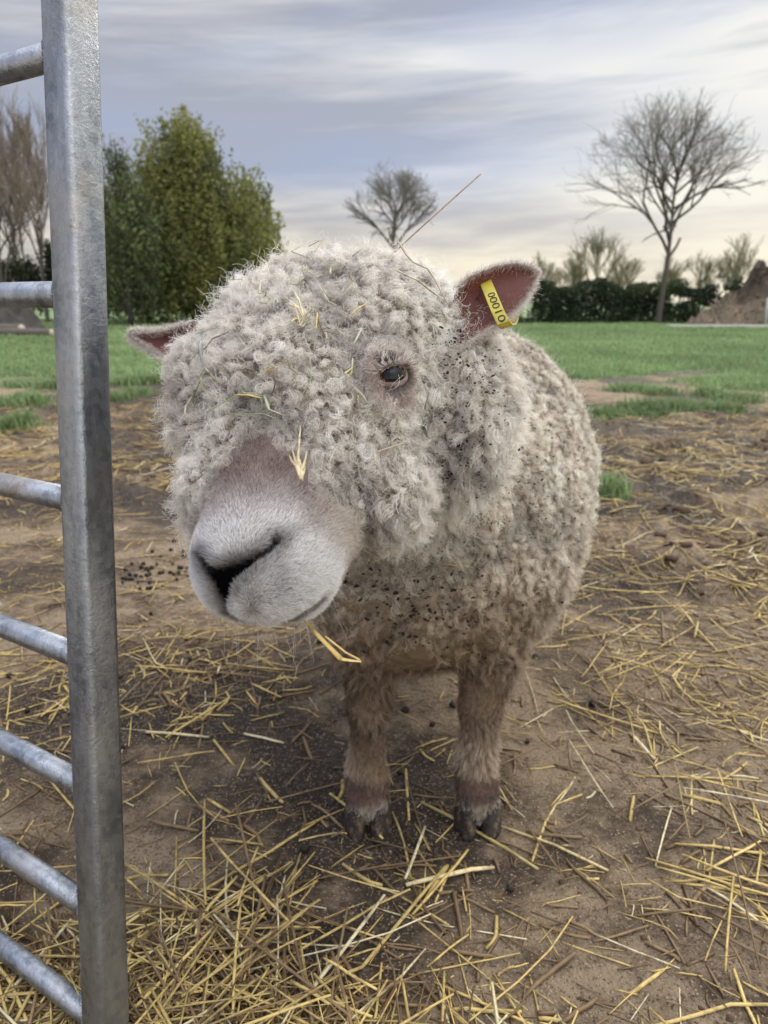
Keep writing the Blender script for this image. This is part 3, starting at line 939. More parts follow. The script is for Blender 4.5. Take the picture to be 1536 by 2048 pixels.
# ------------------------------------------------------------------ coat colour
def coat(p, tip=True):
    face, headw, legw, eyew = regions(p)
    body = np.clip(1 - face - headw - legw, 0, 1)
    h = local(p); r, u, f = h.T
    n1 = fbm(p * 22, 3, 231)[:, None]; n2 = fbm(p * 80, 2, 232)[:, None]; n3 = fbm(p * 6, 2, 233)[:, None]
    cw = np.array([0.88, 0.84, 0.785]) * (1 + 0.13 * n1 + 0.10 * n2)
    cb = np.array([0.92, 0.86, 0.765]) * (1 + 0.12 * n1 + 0.10 * n2 + 0.08 * n3)
    dl = (0.70 + 0.30 * sstep(-0.28, 0.12, fbm(p * 50, 2, 222) + .5 * fbm(p * 24, 2, 223)))[:, None]; cw = cw * dl  # hollows between head lumps: occlusion shade painted into the wool colour
    by = sstep(0.74, 1.08, p[:, 1] + 0.10 * n3[:, 0])[:, None]; cb = cb * by + (1 - by) * (cw * np.array([1.0, .965, .92]))
    dl = (0.72 + 0.28 * sstep(-0.25, 0.15, fbm(p * 38, 2, 221)))[:, None]; cb = cb * dl  # same painted shade in the hollows of the body fleece
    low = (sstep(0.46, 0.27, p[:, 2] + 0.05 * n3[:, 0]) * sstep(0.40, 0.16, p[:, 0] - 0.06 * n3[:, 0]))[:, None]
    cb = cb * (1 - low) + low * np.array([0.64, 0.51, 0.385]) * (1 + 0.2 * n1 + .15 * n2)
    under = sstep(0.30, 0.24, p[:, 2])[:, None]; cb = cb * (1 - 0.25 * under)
    # soiled neck in front of the shoulder
    soil = (sstep(0.12, 0.04, np.abs(p[:, 1] - 0.93)) * sstep(0.40, 0.33, p[:, 2]))[:, None]
    cb = cb * (1 - 0.35 * soil * (0.6 + 0.6 * n1))
    # muzzle white, bridge pink-brown
    mz = (sstep(0.104, 0.150, f + 0.010 * n1[:, 0] + .004 * n2[:, 0] - 0.30 * np.maximum(np.abs(r) - 0.030, 0)) )[:, None]
    side = sstep(0.03, 0.055, np.abs(r))[:, None]
    cf = np.array([0.46, 0.37, 0.345]) * (1 + 0.2 * n2)
    cf = cf * (1 - side) + side * np.array([0.80, 0.735, 0.67]) * (1 + .12 * n1) * (1 + 0.15 * n2)
    cm = np.array([0.92, 0.91, 0.92]) * (1 + 0.06 * n2) * (1 - 0.22 * sstep(0.05, 0.4, fbm(p * 26, 3, 239)))[:, None]
    cf = cf * (1 - mz) + mz * cm
    ce = np.array([0.56, 0.455, 0.425]) * (1 + 0.15 * n2)
    cf = cf * (1 - eyew[:, None]) + eyew[:, None] * ce
    pinkside = 0.0 * (sstep(0.10, 0.06, f) * sstep(0.0, 0.05, f) * sstep(0.03, 0.06, r) * sstep(0, -.06, u))[:, None] * 0.4
    cf = cf * (1 - pinkside) + pinkside * np.array([0.50, 0.40, 0.37])
    # legs
    z = p[:, 2][:, None] + 0.012 * n1
    cl = np.array([0.36, 0.275, 0.205]) * (1 + 0.35 * n1 + 0.2 * n2) * (1 - 0.45 * sstep(0.05, 0.35, fbm(p * 19, 3, 237)))[:, None]
    pale = np.clip(0.5 + 1.6 * fbm(p * 16, 2, 236), 0, 1)[:, None] * sstep(0.22, 0.13, p[:, 2])[:, None]
    cl = cl * (1 - 0.75 * pale) + 0.75 * pale * np.array([0.68, 0.58, 0.47])
    fet = sstep(0.092, 0.078, z); cl = cl * (1 - fet) + fet * np.array([0.24, 0.175, 0.15]) * (1 + .3 * n2)
    past = sstep(0.062, 0.052, z); cl = cl * (1 - past) + past * np.array([0.58, 0.53, 0.47]) * (1 + 0.25 * n2)
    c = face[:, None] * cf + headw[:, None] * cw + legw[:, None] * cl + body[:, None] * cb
    cr = line_w(p, CREASE, 0.006)[:, None] * 0.5
    c = c * (1 - cr) + cr * np.array([0.15, 0.105, 0.075])
    nose = line_w(p, NOSE, 0.0022, 0.0002)[:, None]
    c = c * (1 - nose) + nose * np.array([0.010, 0.010, 0.012])
    nh = (line_w(p, NOSE, 0.005, 0.005) * 0.45)[:, None]
    c = c * (1 - nh)
    li_ = line_w(p, LIP, 0.0018, 0.0006)[:, None] * 0.6
    c = c * (1 - li_) + li_ * np.array([0.06, 0.045, 0.045])
    mo = line_w(p, MOUTH, 0.0022, 0.0012)[:, None] * 0.92
    c = c * (1 - mo) + mo * np.array([0.05, 0.036, 0.034])
    return np.clip(c, 0.004, 0.92)

def coat_mat(name, under=0.42):
    m, q = mat(name)
    ac = q.n('ShaderNodeAttribute', attribute_name='col').outputs['Color']
    cc = q.mix(1.0, ac, (under, under * .93, under * .86, 1), 'MULTIPLY')  # skin colour darkened to deepen the shade seen between fibres
    q.out(q.pbsdf(cc, 0.95, spec=0.05))
    return m
m_skin = coat_mat('sheep_skin')
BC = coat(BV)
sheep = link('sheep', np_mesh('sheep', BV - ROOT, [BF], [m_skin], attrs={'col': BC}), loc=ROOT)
tag(sheep, 'woolly cream sheep with white muzzle standing on the mud, hay caught in its fleece', 'sheep')

# ------------------------------------------------------------------ fibres
m_wool, q = mat('wool_fibre')
ac = q.n('ShaderNodeAttribute', attribute_name='col').outputs['Color']
hi = q.n('ShaderNodeHairInfo').outputs['Intercept']
rc = q.mix(1.0, ac, (0.44, 0.38, 0.335, 1), 'MULTIPLY')  # dirty roots, darkened further to paint shade deep inside the locks
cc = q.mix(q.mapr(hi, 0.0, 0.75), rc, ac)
df = q.n('ShaderNodeBsdfDiffuse', i_Color=cc).outputs[0]
tr = q.n('ShaderNodeBsdfTranslucent', i_Color=cc).outputs[0]
q.out(q.n('ShaderNodeMixShader', i_0=0.38, i_1=df, i_2=tr).outputs[0])

def curves(name, pts, radius, colr, parent, material):
    """pts (n,K,3) world"""
    n, K, _ = pts.shape
    cu = bpy.data.hair_curves.new(name)
    cu.add_curves([K] * n)
    cu.attributes['position'].data.foreach_set('vector', (pts - ROOT).astype(np.float32).ravel())
    ra = cu.attributes.get('radius') or cu.attributes.new('radius', 'FLOAT', 'POINT')
    ra.data.foreach_set('value', np.broadcast_to(radius, (n, K)).astype(np.float32).ravel())
    ca = cu.attributes.new('col', 'FLOAT_COLOR', 'CURVE')
    ca.data.foreach_set('color', np.c_[colr, np.ones(n)].astype(np.float32).ravel())
    cu.materials.append(material)
    return link(name, cu, parent)

TRI = np.concatenate([BF[:, [0, 1, 2]], BF[:, [0, 2, 3]]])
TC = BV[TRI].mean(1)
TA = np.linalg.norm(np.cross(BV[TRI[:, 1]] - BV[TRI[:, 0]], BV[TRI[:, 2]] - BV[TRI[:, 0]]), axis=1) / 2
TN = nrm(np.cross(BV[TRI[:, 1]] - BV[TRI[:, 0]], BV[TRI[:, 2]] - BV[TRI[:, 0]]))
TN *= np.sign((TN * BN[TRI[:, 0]]).sum(1))[:, None]
tf, th, tl, te = regions(TC)
tb = np.clip(1 - tf - th - tl, 0, 1)
facing = (TN * nrm(CAM - TC)).sum(1)
vis = np.where(facing > -0.45, 1.0, 0.30)

def sample(n, weight):
    w = TA * weight; w = w / w.sum()
    ti = rng.choice(len(TRI), n, p=w)
    a, b = rng.uniform(0, 1, (2, n)); m = a + b > 1; a[m], b[m] = 1 - a[m], 1 - b[m]
    A, B_, C_ = (BV[TRI[ti, k]] for k in range(3))
    P = A + (B_ - A) * a[:, None] + (C_ - A) * b[:, None]
    N = nrm(BN[TRI[ti, 0]] * (1 - a - b)[:, None] + BN[TRI[ti, 1]] * a[:, None] + BN[TRI[ti, 2]] * b[:, None])
    return P, N

def thin(P, N, cell):
    """roughly even subset"""
    key = np.floor(P / cell).astype(np.int64)
    k = key[:, 0] * 73856093 ^ key[:, 1] * 19349663 ^ key[:, 2] * 83492791
    _, i = np.unique(k, return_index=True)
    return P[i], N[i]

def nearest(P, Q):
    kd = KDTree(len(Q))
    for i, q_ in enumerate(Q): kd.insert(q_, i)
    kd.balance()
    return np.array([kd.find(p)[1] for p in P])

def perp(D):
    ref = np.where(np.abs(D[:, 2:3]) < 0.9, np.array([[0, 0, 1.0]]), np.array([[1.0, 0, 0]]))
    a = nrm(np.cross(D, ref)); return a, np.cross(D, a)

DOWN = np.array([0, 0, -1.0])
def tangent(v, N): return nrm(v - N * (v * N).sum(-1, keepdims=True))

def flow_noise(p, s, seed):
    return np.stack([fbm(p * s, 2, seed + k * 10) for k in range(3)], 1)

def locks(P, N, CP_, CN, ci, CD, CL, K, cw, curl, turns, jit, r0, sag=0.0, pw=0.7):
    """wool locks: fibres from P converge onto their clump's curled axis"""
    n = len(P)
    t = np.linspace(0, 1, K)[None, :, None]
    L = (CL[ci] * rng.uniform(0.65, 1.15, n))[:, None, None]
    D = CD[ci]
    # every clump axis is itself bent
    a, b = perp(CD)
    ph = rng.uniform(0, 6.28, len(CD)); tn = turns * rng.uniform(0.6, 1.4, len(CD)); am = curl * rng.uniform(0.5, 1.5, len(CD))
    phi = ph[ci] + rng.normal(0, 0.7, n)
    ang = 2 * math.pi * tn[ci][:, None] * t[:, :, 0] + phi[:, None]
    hel = (np.cos(ang)[:, :, None] * a[ci][:, None] + np.sin(ang)[:, :, None] * b[ci][:, None]) * (am[ci][:, None] * t[:, :, 0] ** 0.6)[:, :, None]
    spread = 1 - cw * t ** pw
    off = (P - CP_[ci])[:, None, :]
    # keep offsets tangential so that roots stay on the skin
    axis_pt = CP_[ci][:, None, :] + D[:, None, :] * L * t
    path = axis_pt + off * spread + hel
    sg = rng.normal(0, 1, (n, 3)); s2 = rng.normal(0, 1, (n, 3))
    path = path + jit * (sg[:, None] * t + s2[:, None] * np.sin(t * 5.0 + sg[:, None, :1]) * t)
    path = path + DOWN * (sag * L * t * t)
    path[:, 0] = P - N * 0.001
    rr = r0 * np.linspace(1.0, 0.45, K)[None] * rng.uniform(0.75, 1.25, n)[:, None]
    return path, rr

def make_coat():
    # ---- head wool
    w = th * vis * sstep(0.93, 0.80, TC[:, 1])
    P, N = sample(170000, w)
    Pc, Nc = sample(60000, w); Pc, Nc = thin(Pc, Nc, 0.0068)
    ci = nearest(P, Pc)
    fl = 0.6 * flow_noise(Pc, 40, 301) + 0.9 * flow_noise(Pc, 13, 305)
    h = local(Pc)
    chk = sstep(0.035, 0.08, h[:, 0:1]) * sstep(0.0, -0.03, h[:, 1:2])
    back = -HF * 0.2 + DOWN * (0.35 + 1.3 * chk)
    cd = nrm(Nc * (0.75 + 0.5 * rng.uniform(0, 1, (len(Pc), 1))) + tangent(fl * 2.6 + back + rng.normal(0, .5, (len(Pc), 3)), Nc) * 0.85)
    cl = 0.006 + 0.0135 * rng.beta(1.4, 2.0, len(Pc))
    # longer side whiskers of wool on the right cheek of the sheep
    cl = np.where((h[:, 0] < -0.075) & (h[:, 1] < 0.0), cl * 1.35, cl)
    e = np.linalg.norm(Pc - EYES[0], axis=1); cl *= 0.45 + 0.55 * sstep(0.018, 0.05, e)
    regions(Pc); cl *= 0.42 + 0.58 * sstep(-0.004, 0.034, FBD['d'])
    for eu, ev, ed in ((893, 660, .64), (905, 690, .63), (360, 700, .65)):
        cl *= 0.4 + 0.6 * sstep(0.012, 0.034, np.linalg.norm(Pc - at(eu, ev, ed), axis=1))
    pts, rr = locks(P, N, Pc, Nc, ci, cd, cl * (1 + .45 * chk[:, 0]), 10, 0.74, 0.0028, 1.45, 0.0013, 0.000145, 0.14, 0.5)
    cc = coat(P) * (1 + 0.09 * rng.normal(0, 1, (len(Pc), 1)))[ci] * rng.uniform(0.85, 1.1, (len(P), 1))
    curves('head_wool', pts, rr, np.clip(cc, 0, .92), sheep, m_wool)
    # loose fuzz that softens the outline
    P, N = sample(9000, w)
    D = nrm(N + 0.9 * rng.normal(0, 1, P.shape)); 
    t = np.linspace(0, 1, 14)[None, :, None]
    a, b = perp(D); ph = rng.uniform(0, 6.28, (len(P), 1)); tn = rng.uniform(4, 11, (len(P), 1))
    L = rng.uniform(0.012, 0.026, (len(P), 1, 1)); am = rng.uniform(.002, .0055, (len(P), 1, 1))
    pts = P[:, None] + D[:, None] * L * t + (np.cos(tn * t[..., 0] + ph)[..., None] * a[:, None] + np.sin(tn * t[..., 0] + ph)[..., None] * b[:, None]) * am * t
    curves('loose_wool', pts, 0.00008, np.clip(coat(P) * 1.05, 0, .92), sheep, m_wool)

    # ---- fleece of the body
    w = tb * vis * (0.25 + 0.75 * sstep(1.75, 1.3, TC[:, 1])) * sstep(-0.2, 0.2, TN[:, 2] + 0.35)
    P, N = sample(290000, w)
    rp = np.abs(np.sin(math.pi * ridge_s(P) / 0.040)); kp = (sstep(0.10, 0.50, rp) + sstep(1.16, 1.04, P[:, 1])) > rng.uniform(0, 1, len(P)); P, N = P[kp], N[kp]
    Pc, Nc = sample(90000, w); rp = np.abs(np.sin(math.pi * ridge_s(Pc) / 0.040)); kp = (rp > .42) | (Pc[:, 1] < 1.1); Pc, Nc = thin(Pc[kp], Nc[kp], 0.0095)
    ci = nearest(P, Pc)
    # locks lean away from the furrows so that the rows read as ropes
    s = ridge_s(Pc) / 0.040
    fl = flow_noise(Pc, 22, 331)
    tang = DOWN * 0.55 + fl * 1.1 + rng.normal(0, .35, Pc.shape)
    cd = nrm(Nc * 1.0 + tangent(tang, Nc) * 0.75)
    cl = (0.006 + 0.013 * rng.beta(1.5, 1.9, len(Pc))) * (1 - 0.42 * sstep(1.06, 1.18, Pc[:, 1]))
    cl = cl * (1 + 0.5 * sstep(0.33, 0.26, Pc[:, 2]))
    pts, rr = locks(P, N, Pc, Nc, ci, cd, cl, 9, 0.74, 0.0027, 1.4, 0.0015, 0.00018, 0.18, 0.5)
    fur = 1 - 0.68 * (1 - np.abs(np.sin(math.pi * ridge_s(P) / 0.040)) ** 0.5) * sstep(1.0, 1.12, P[:, 1])  # furrow shade put into the fibre colour, darkest between the rows
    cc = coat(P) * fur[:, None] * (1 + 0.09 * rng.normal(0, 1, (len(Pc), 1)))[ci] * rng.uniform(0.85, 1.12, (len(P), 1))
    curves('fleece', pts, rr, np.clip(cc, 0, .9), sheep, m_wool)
    P, N = sample(9000, w)
    D = nrm(N + 0.8 * rng.normal(0, 1, P.shape)); L = rng.uniform(0.010, 0.026, (len(P), 1, 1))
    t = np.linspace(0, 1, 6)[None, :, None]
    pts = P[:, None] + D[:, None] * L * t + rng.normal(0, .003, (len(P), 1, 3)) * t * t
    curves('loose_fleece', pts, 0.00010, np.clip(coat(P), 0, .9), sheep, m_wool)

    # ---- short hair of the face
    w = tf * np.where(facing > -0.4, 1.0, 0.3)
    P, N = sample(120000, w)
    h = local(P)
    nose = line_w(P, NOSE, 0.0018, 0.0008)
    mouthn = line_w(P, MOUTH, 0.002, 0.004)
    hole = np.maximum(line_w(P, NOSTRIL, 0.0010), line_w(P, MOUTH, 0.0006, 0.0008))
    f = h[:, 2]; chk = sstep(0.115, 0.07, f) * sstep(0.02, 0.05, np.abs(h[:, 0]))
    edir = nrm(P - EYES[0]); en = regions(P)[3][:, None]
    fl = -HF * 1.0 + HR * np.tanh(h[:, 0:1] / 0.02) * 0.35 + 0.25 * flow_noise(P, 35, 361)
    fl = fl * (1 - 0.8 * en) + edir * en + DOWN * (0.9 * sstep(-0.085, -0.10, h[:, 1:2]))
    fl = fl + DOWN * (0.8 * chk[:, None])
    D = nrm(N * 0.55 + tangent(fl, N) * 0.9 + rng.normal(0, .13, P.shape))
    f = h[:, 2]
    chk = sstep(0.115, 0.07, f) * sstep(0.02, 0.05, np.abs(h[:, 0]))
    L = (0.0072 + 0.004 * sstep(0.10, 0.05, f) + 0.006 * chk) * rng.uniform(0.6, 1.25, len(P)) * (1 - 0.80 * nose) * (1 - 0.4 * en[:, 0]) * (1 - 0.55 * mouthn)
    keep = hole < 0.5
    e0 = np.linalg.norm(P - EYES[0], axis=1)
    keep &= e0 > 0.0125
    P, N, D, L, nose = P[keep], N[keep], D[keep], L[keep], nose[keep]
    t = np.linspace(0, 1, 5)[None, :, None]
    pts = P[:, None] + D[:, None] * L[:, None, None] * t + (DOWN * 0.25 - N * 0.35)[:, None] * L[:, None, None] * t * t * 0.8 + rng.normal(0, .0005, (len(P), 1, 3)) * t
    cc = coat(P) * rng.uniform(0.72, 1.15, (len(P), 1))
    curves('face_hair', pts, 0.000125 * np.linspace(1, .35, 5)[None] * np.ones((len(P), 1)), np.clip(cc, 0, .93), sheep, m_wool)

    # ---- whiskers
    nw = 46
    Pw, Nw = [], []
    for _ in range(nw):
        u, v = (rng.uniform(560, 660), rng.uniform(1120, 1200)) if rng.uniform() < .5 else (rng.uniform(440, 620), rng.uniform(1220, 1255))
        p_, n_ = hit(u, v, bvh)
        if p_ is not None: Pw.append(p_); Nw.append(n_)
    Pw, Nw = np.array(Pw), np.array(Nw)
    D = nrm(Nw + DOWN * .5 + HR * .3 + rng.normal(0, .25, Pw.shape)); L = rng.uniform(.012, .032, (len(Pw), 1, 1))
    t = np.linspace(0, 1, 6)[None, :, None]
    curves('whiskers', Pw[:, None] + D[:, None] * L * t + DOWN * (0.35 * L * t * t), 0.00011 * np.linspace(1, .3, 6)[None] * np.ones((len(Pw), 1)), np.full((len(Pw), 3), .62), sheep, m_wool)

    # ---- leg hair
    w = tl * sstep(0.02, 0.03, TC[:, 2]) * np.where(TC[:, 1] < 1.3, 1, .35)
    P, N = sample(46000, w)
    Pc, Nc = sample(9000, w); Pc, Nc = thin(Pc, Nc, 0.009)
    ci = nearest(P, Pc)
    rag = np.clip(0.5 + 1.8 * fbm(Pc * 16, 2, 236), 0, 1) * sstep(0.085, 0.11, Pc[:, 2])
    cd = nrm(Nc * (0.35 + 0.4 * rag[:, None]) + tangent(DOWN + 0.6 * flow_noise(Pc, 30, 381), Nc) * 0.9)
    cl = rng.uniform(0.006, 0.010, len(Pc)) * (1 + 1.0 * rag)
    pts, rr = locks(P, N, Pc, Nc, ci, cd, cl, 6, 0.5, 0.0016, 0.8, 0.0012, 0.00020, 0.1)
    cc = coat(P) * rng.uniform(0.65, 1.2, (len(P), 1))
    curves('leg_hair', pts, rr, np.clip(cc, 0, .9), sheep, m_wool)
if FUR: make_coat()

# ------------------------------------------------------------------ ears
m_ear, q = mat('ear_inner_skin')
g_ = q.n('ShaderNodeNewGeometry').outputs['Position']
n1 = q.noise(g_, 45, 4, .6); n2 = q.noise(g_, 120, 3, .6)
ec = q.mix(n1, (0.10, 0.042, 0.036, 1), (0.22, 0.095, 0.08, 1))
ec = q.mix(q.mapr(n2, .66, .72), ec, (0.04, 0.022, 0.02, 1))
q.out(q.n('ShaderNodeMixShader', i_0=0.42, i_1=q.pbsdf(ec, .55, spec=.3, normal=q.bump(n2, .3, .002)), i_2=q.n('ShaderNodeBsdfTranslucent', i_Color=(0.33, 0.055, 0.035, 1)).outputs[0]).outputs[0])
m_earb, q = mat('ear_outer_skin')
q.out(q.n('ShaderNodeMixShader', i_0=0.45, i_1=q.pbsdf((0.58, 0.50, 0.46, 1), .9, spec=.1), i_2=q.n('ShaderNodeBsdfTranslucent', i_Color=(0.70, 0.26, 0.18, 1)).outputs[0]).outputs[0])

def poly(pts, n):
    pts = np.array(pts, float); seg = np.r_[0, np.cumsum(np.linalg.norm(np.diff(pts[:, :2], axis=0), axis=1))]
    s = np.linspace(0, seg[-1], n)
    return np.stack([np.interp(s, seg, pts[:, k]) for k in range(pts.shape[1])], 1)

def make_ear(up, lo, cup, label, thick=0.0022, nh=3600, ni=1500, hl=.85):
    n, m = 30, 17
    A = np.array([at(*p) for p in poly(up, n)]); B = np.array([at(*p) for p in poly(lo, n)])
    t = np.linspace(0, 1, m)[None, :, None]
    G = A[:, None] * (1 - t) + B[:, None] * t
    away = nrm(G - CAM)
    s = np.linspace(0, 1, n)[:, None, None]
    G = G + away * (cup * (1 - (2 * t - 1) ** 2) * (1 - s ** 2.2)) + away * 0.0008 * fbm(G.reshape(-1, 3) * 60, 2, 401).reshape(n, m, 1)
    i = np.arange(n - 1)[:, None] * m; j = np.arange(m - 1)[None]
    F = np.stack([i + j, i + m + j, i + m + j + 1, i + j + 1], -1).reshape(-1, 4)
    Vf = G.reshape(-1, 3)
    Nn = vnormals(Vf, F); 
    if (Nn * (CAM - Vf)).sum() < 0: F = F[:, ::-1]; Nn = -Nn
    edge = np.zeros((n, m)); edge[:, 0] = edge[:, -1] = 1; edge[-1] = 1
    Vb = Vf - Nn * (thick * (1 - 0.75 * edge.ravel()))[:, None] - Nn * 0.0003
    k = n * m
    rim = [a * m for a in range(n)] + [(n - 1) * m + a for a in range(1, m)] + [a * m + m - 1 for a in range(n - 2, -1, -1)]
    rim = np.array(rim)
    R_ = np.stack([rim[:-1], rim[1:], rim[1:] + k, rim[:-1] + k], 1)
    allF = np.concatenate([F, F[:, ::-1] + k, R_])
    mi = np.concatenate([np.zeros(len(F)), np.ones(len(F)), np.ones(len(R_))])
    o = link('ear', np_mesh('ear', np.concatenate([Vf, Vb]) - ROOT, [allF], [m_ear, m_earb], mat_idx=mi), sheep)
    o['label'] = label
    if not FUR: return o
    # white hair on the rim and back
    ri = rng.integers(0, len(rim), nh); fr = rng.uniform(0, 1, (nh, 1))
    r0, r1 = rim[ri], rim[np.minimum(ri + 1, len(rim) - 1)]
    P = Vf[r0] * (1 - fr) + Vf[r1] * fr
    ctr = G[:, m // 2][np.clip(rim[ri] // m, 0, n - 1)]
    base_d = nrm(A[-1] - A[0])
    outd = nrm(P - ctr + 1e-6 * base_d)
    P = P - outd * rng.exponential(0.0016, (nh, 1)) + Nn[r0] * 0.0005
    D = nrm(outd * 0.7 + base_d * 0.65 + rng.normal(0, .28, (nh, 3)) - Nn[r0] * 0.15)
    L = rng.uniform(0.003, 0.0085, (nh, 1, 1)) * hl
    # back
    nb = 9000
    vi = rng.integers(0, k, nb)
    P2 = Vb[vi] + rng.normal(0, .0012, (nb, 3)); D2 = nrm(-Nn[vi] * 0.6 + base_d * 0.9 + rng.normal(0, .2, (nb, 3)))
    # fine hair inside
    vi3 = rng.integers(0, k, ni); ev = np.abs(2 * (vi3 % m) / (m - 1) - 1)
    vi3 = vi3[ev > rng.uniform(0.25, 1.05, ni)]
    P3 = Vf[vi3] + rng.normal(0, .001, (len(vi3), 3)); D3 = nrm(Nn[vi3] * 0.5 + base_d * 0.9 + rng.normal(0, .3, (len(vi3), 3)))
    P = np.concatenate([P, P2, P3]); D = np.concatenate([D, D2, D3]); L = np.concatenate([L, rng.uniform(.004, .009, (nb, 1, 1)), rng.uniform(.003, .006, (len(vi3), 1, 1))])
    t5 = np.linspace(0, 1, 5)[None, :, None]
    pts = P[:, None] + D[:, None] * L * t5 + rng.normal(0, .0008, (len(P), 1, 3)) * t5 ** 2
    cc = np.array([0.78, 0.73, 0.69]) * rng.uniform(.75, 1.1, (len(P), 1)); cc[-len(P3):] *= np.array([.6, .42, .38])
    curves('ear_hair', pts, 0.00011 * np.linspace(1, .4, 5)[None] * np.ones((len(P), 1)), cc, o, m_wool)
    return o

ear_l = make_ear([(868, 655, .640), (898, 592, .645), (935, 556, .650), (985, 535, .655), (1030, 527, .660), (1058, 534, .666), (1071, 548, .672)],
                 [(872, 716, .618), (925, 686, .625), (980, 656, .635), (1022, 628, .645), (1045, 605, .655), (1062, 577, .665), (1071, 548, .672)], 0.024, 'raised pinkish ear carrying a yellow tag')
ear_r = make_ear([(385, 645, .645), (345, 658, .652), (318, 664, .660), (287, 666, .668), (264, 667, .676)],
                 [(395, 750, .622), (350, 722, .635), (318, 702, .648), (287, 684, .664), (264, 667, .676)], 0.016, 'reddish ear seen edge-on with the light behind it', nh=1700, ni=250, hl=.6)

# ------------------------------------------------------------------ ear tag 00010
m_tag, q = mat('yellow_tag_plastic')
g_ = q.n('ShaderNodeNewGeometry').outputs['Position']
n1 = q.noise(g_, 130, 4, .6)
q.out(q.pbsdf(q.mix(q.mapr(n1, .35, .75), (0.43, 0.36, 0.04, 1), (0.30, 0.25, 0.045, 1)), .45, spec=.4))
m_ink = simple_mat('tag_ink', (0.020, 0.016, 0.012), 0.6, 0.2, 50, 0)
def make_tag():
    cl = np.array([(970, 562, .664), (976, 576, .652), (985, 598, .641), (996, 624, .633), (1006, 645, .629), (1013, 653, .634), (1021, 651, .652), (1026, 639, .670), (1023, 620, .684), (1014, 598, .692)])
    cl = np.array([at(*p) for p in poly(cl, 40)])
    tdir = nrm(np.gradient(cl, axis=0))
    wd = nrm(camdir(0.94, 0.30, 0.10))
    wv = nrm(wd - tdir * (tdir * wd).sum(1, keepdims=True)) * 0.0050
    nn = nrm(np.cross(tdir, wv))
    if (nn[8] @ (CAM - cl[8])) < 0: nn = -nn
    th_ = 0.0007
    ring = [cl - wv + nn * th_, cl - wv * .9 + nn * th_ * 1.25, cl + wv * .9 + nn * th_ * 1.25, cl + wv + nn * th_, cl + wv - nn * th_, cl - wv - nn * th_]
    V = np.stack(ring, 1).reshape(-1, 3); n = 40; m = 6
    i = np.arange(n - 1)[:, None] * m; j = np.arange(m)[None]; k = (j + 1) % m
    F = np.stack([i + j, i + k, i + m + k, i + m + j], -1).reshape(-1, 4)
    mb = MB(); mb.add(V, F); mb.P.setdefault(6, []).append(np.array([list(range(6))[::-1], list(range(39 * 6, 40 * 6))]))
    me = mb.mesh('ear_tag', [m_tag], smooth=False, origin=ROOT)
    o = link('ear_tag', me, sheep); o['label'] = 'yellow looped ear tag stamped 00010'
    fc = bpy.data.curves.new('tag_number', 'FONT'); fc.body = '00010'; fc.size = 0.0088; fc.align_x = 'CENTER'; fc.align_y = 'CENTER'; fc.extrude = 0.00008
    tmp = bpy.data.objects.new('tag_number', fc); C.objects.link(tmp)
    dg = bpy.context.evaluated_depsgraph_get(); dg.update()
    tm = bpy.data.meshes.new_from_object(tmp.evaluated_get(dg))
    bpy.data.objects.remove(tmp)
    co = np.array([v.co[:] for v in tm.vertices])
    a, b = 6, 22
    seg = np.r_[0, np.cumsum(np.linalg.norm(np.diff(cl[a:b + 1], axis=0), axis=1))]
    x0, x1 = co[:, 0].min(), co[:, 0].max()
    s = (co[:, 0] - x0) / (x1 - x0) * seg[-1] * 0.90 + seg[-1] * 0.05
    def ip(arr): return np.stack([np.interp(s, seg, arr[a:b + 1, c]) for c in range(3)], 1)
    w_ = nrm(ip(wv)); nn_ = nrm(ip(nn))
    W = ip(cl) + w_ * (co[:, 1:2] * 1.0) + nn_ * (th_ * 1.25 + 0.00025 + co[:, 2:3])
    tm.vertices.foreach_set('co', (W - ROOT).astype(np.float32).ravel()); tm.update()
    tm.materials.clear(); tm.materials.append(m_ink); tm.name = 'tag_number'
    link('tag_number', tm, o)
make_tag()

# ------------------------------------------------------------------ eyes
m_eye, q = mat('eyeball')
oc = q.n('ShaderNodeTexCoord').outputs['Object']
s = q.n('ShaderNodeSeparateXYZ', i_0=oc)
x, y, z = s.outputs                        # z is the optical axis, x along the slot pupil
rr_ = q.math('SQRT', q.math('ADD', q.math('MULTIPLY', x, x), q.math('MULTIPLY', y, y)))
pu = q.math('SQRT', q.math('ADD', q.math('POWER', q.math('DIVIDE', x, 0.0092), 2.0), q.math('POWER', q.math('DIVIDE', y, 0.0060), 2.0)))
ir = q.ramp(q.math('DIVIDE', rr_, 0.0121), [(0.0, (0.030, 0.014, 0.006)), (0.62, (0.05, 0.024, 0.010)), (0.86, (0.11, 0.055, 0.024)), (0.93, (0.02, 0.012, 0.010)), (1.0, (0.24, 0.17, 0.14))])
ec = q.mix(q.mapr(pu, 0.9, 1.1), (0.004, 0.005, 0.008, 1), ir)
q.out(q.pbsdf(ec, 0.14, spec=0.22, Coat__Weight=0.15, Coat__Roughness=0.04))
m_lid = simple_mat('eyelid_skin', (0.17, 0.12, 0.11), 0.6, 0.35, 180, 0.5)
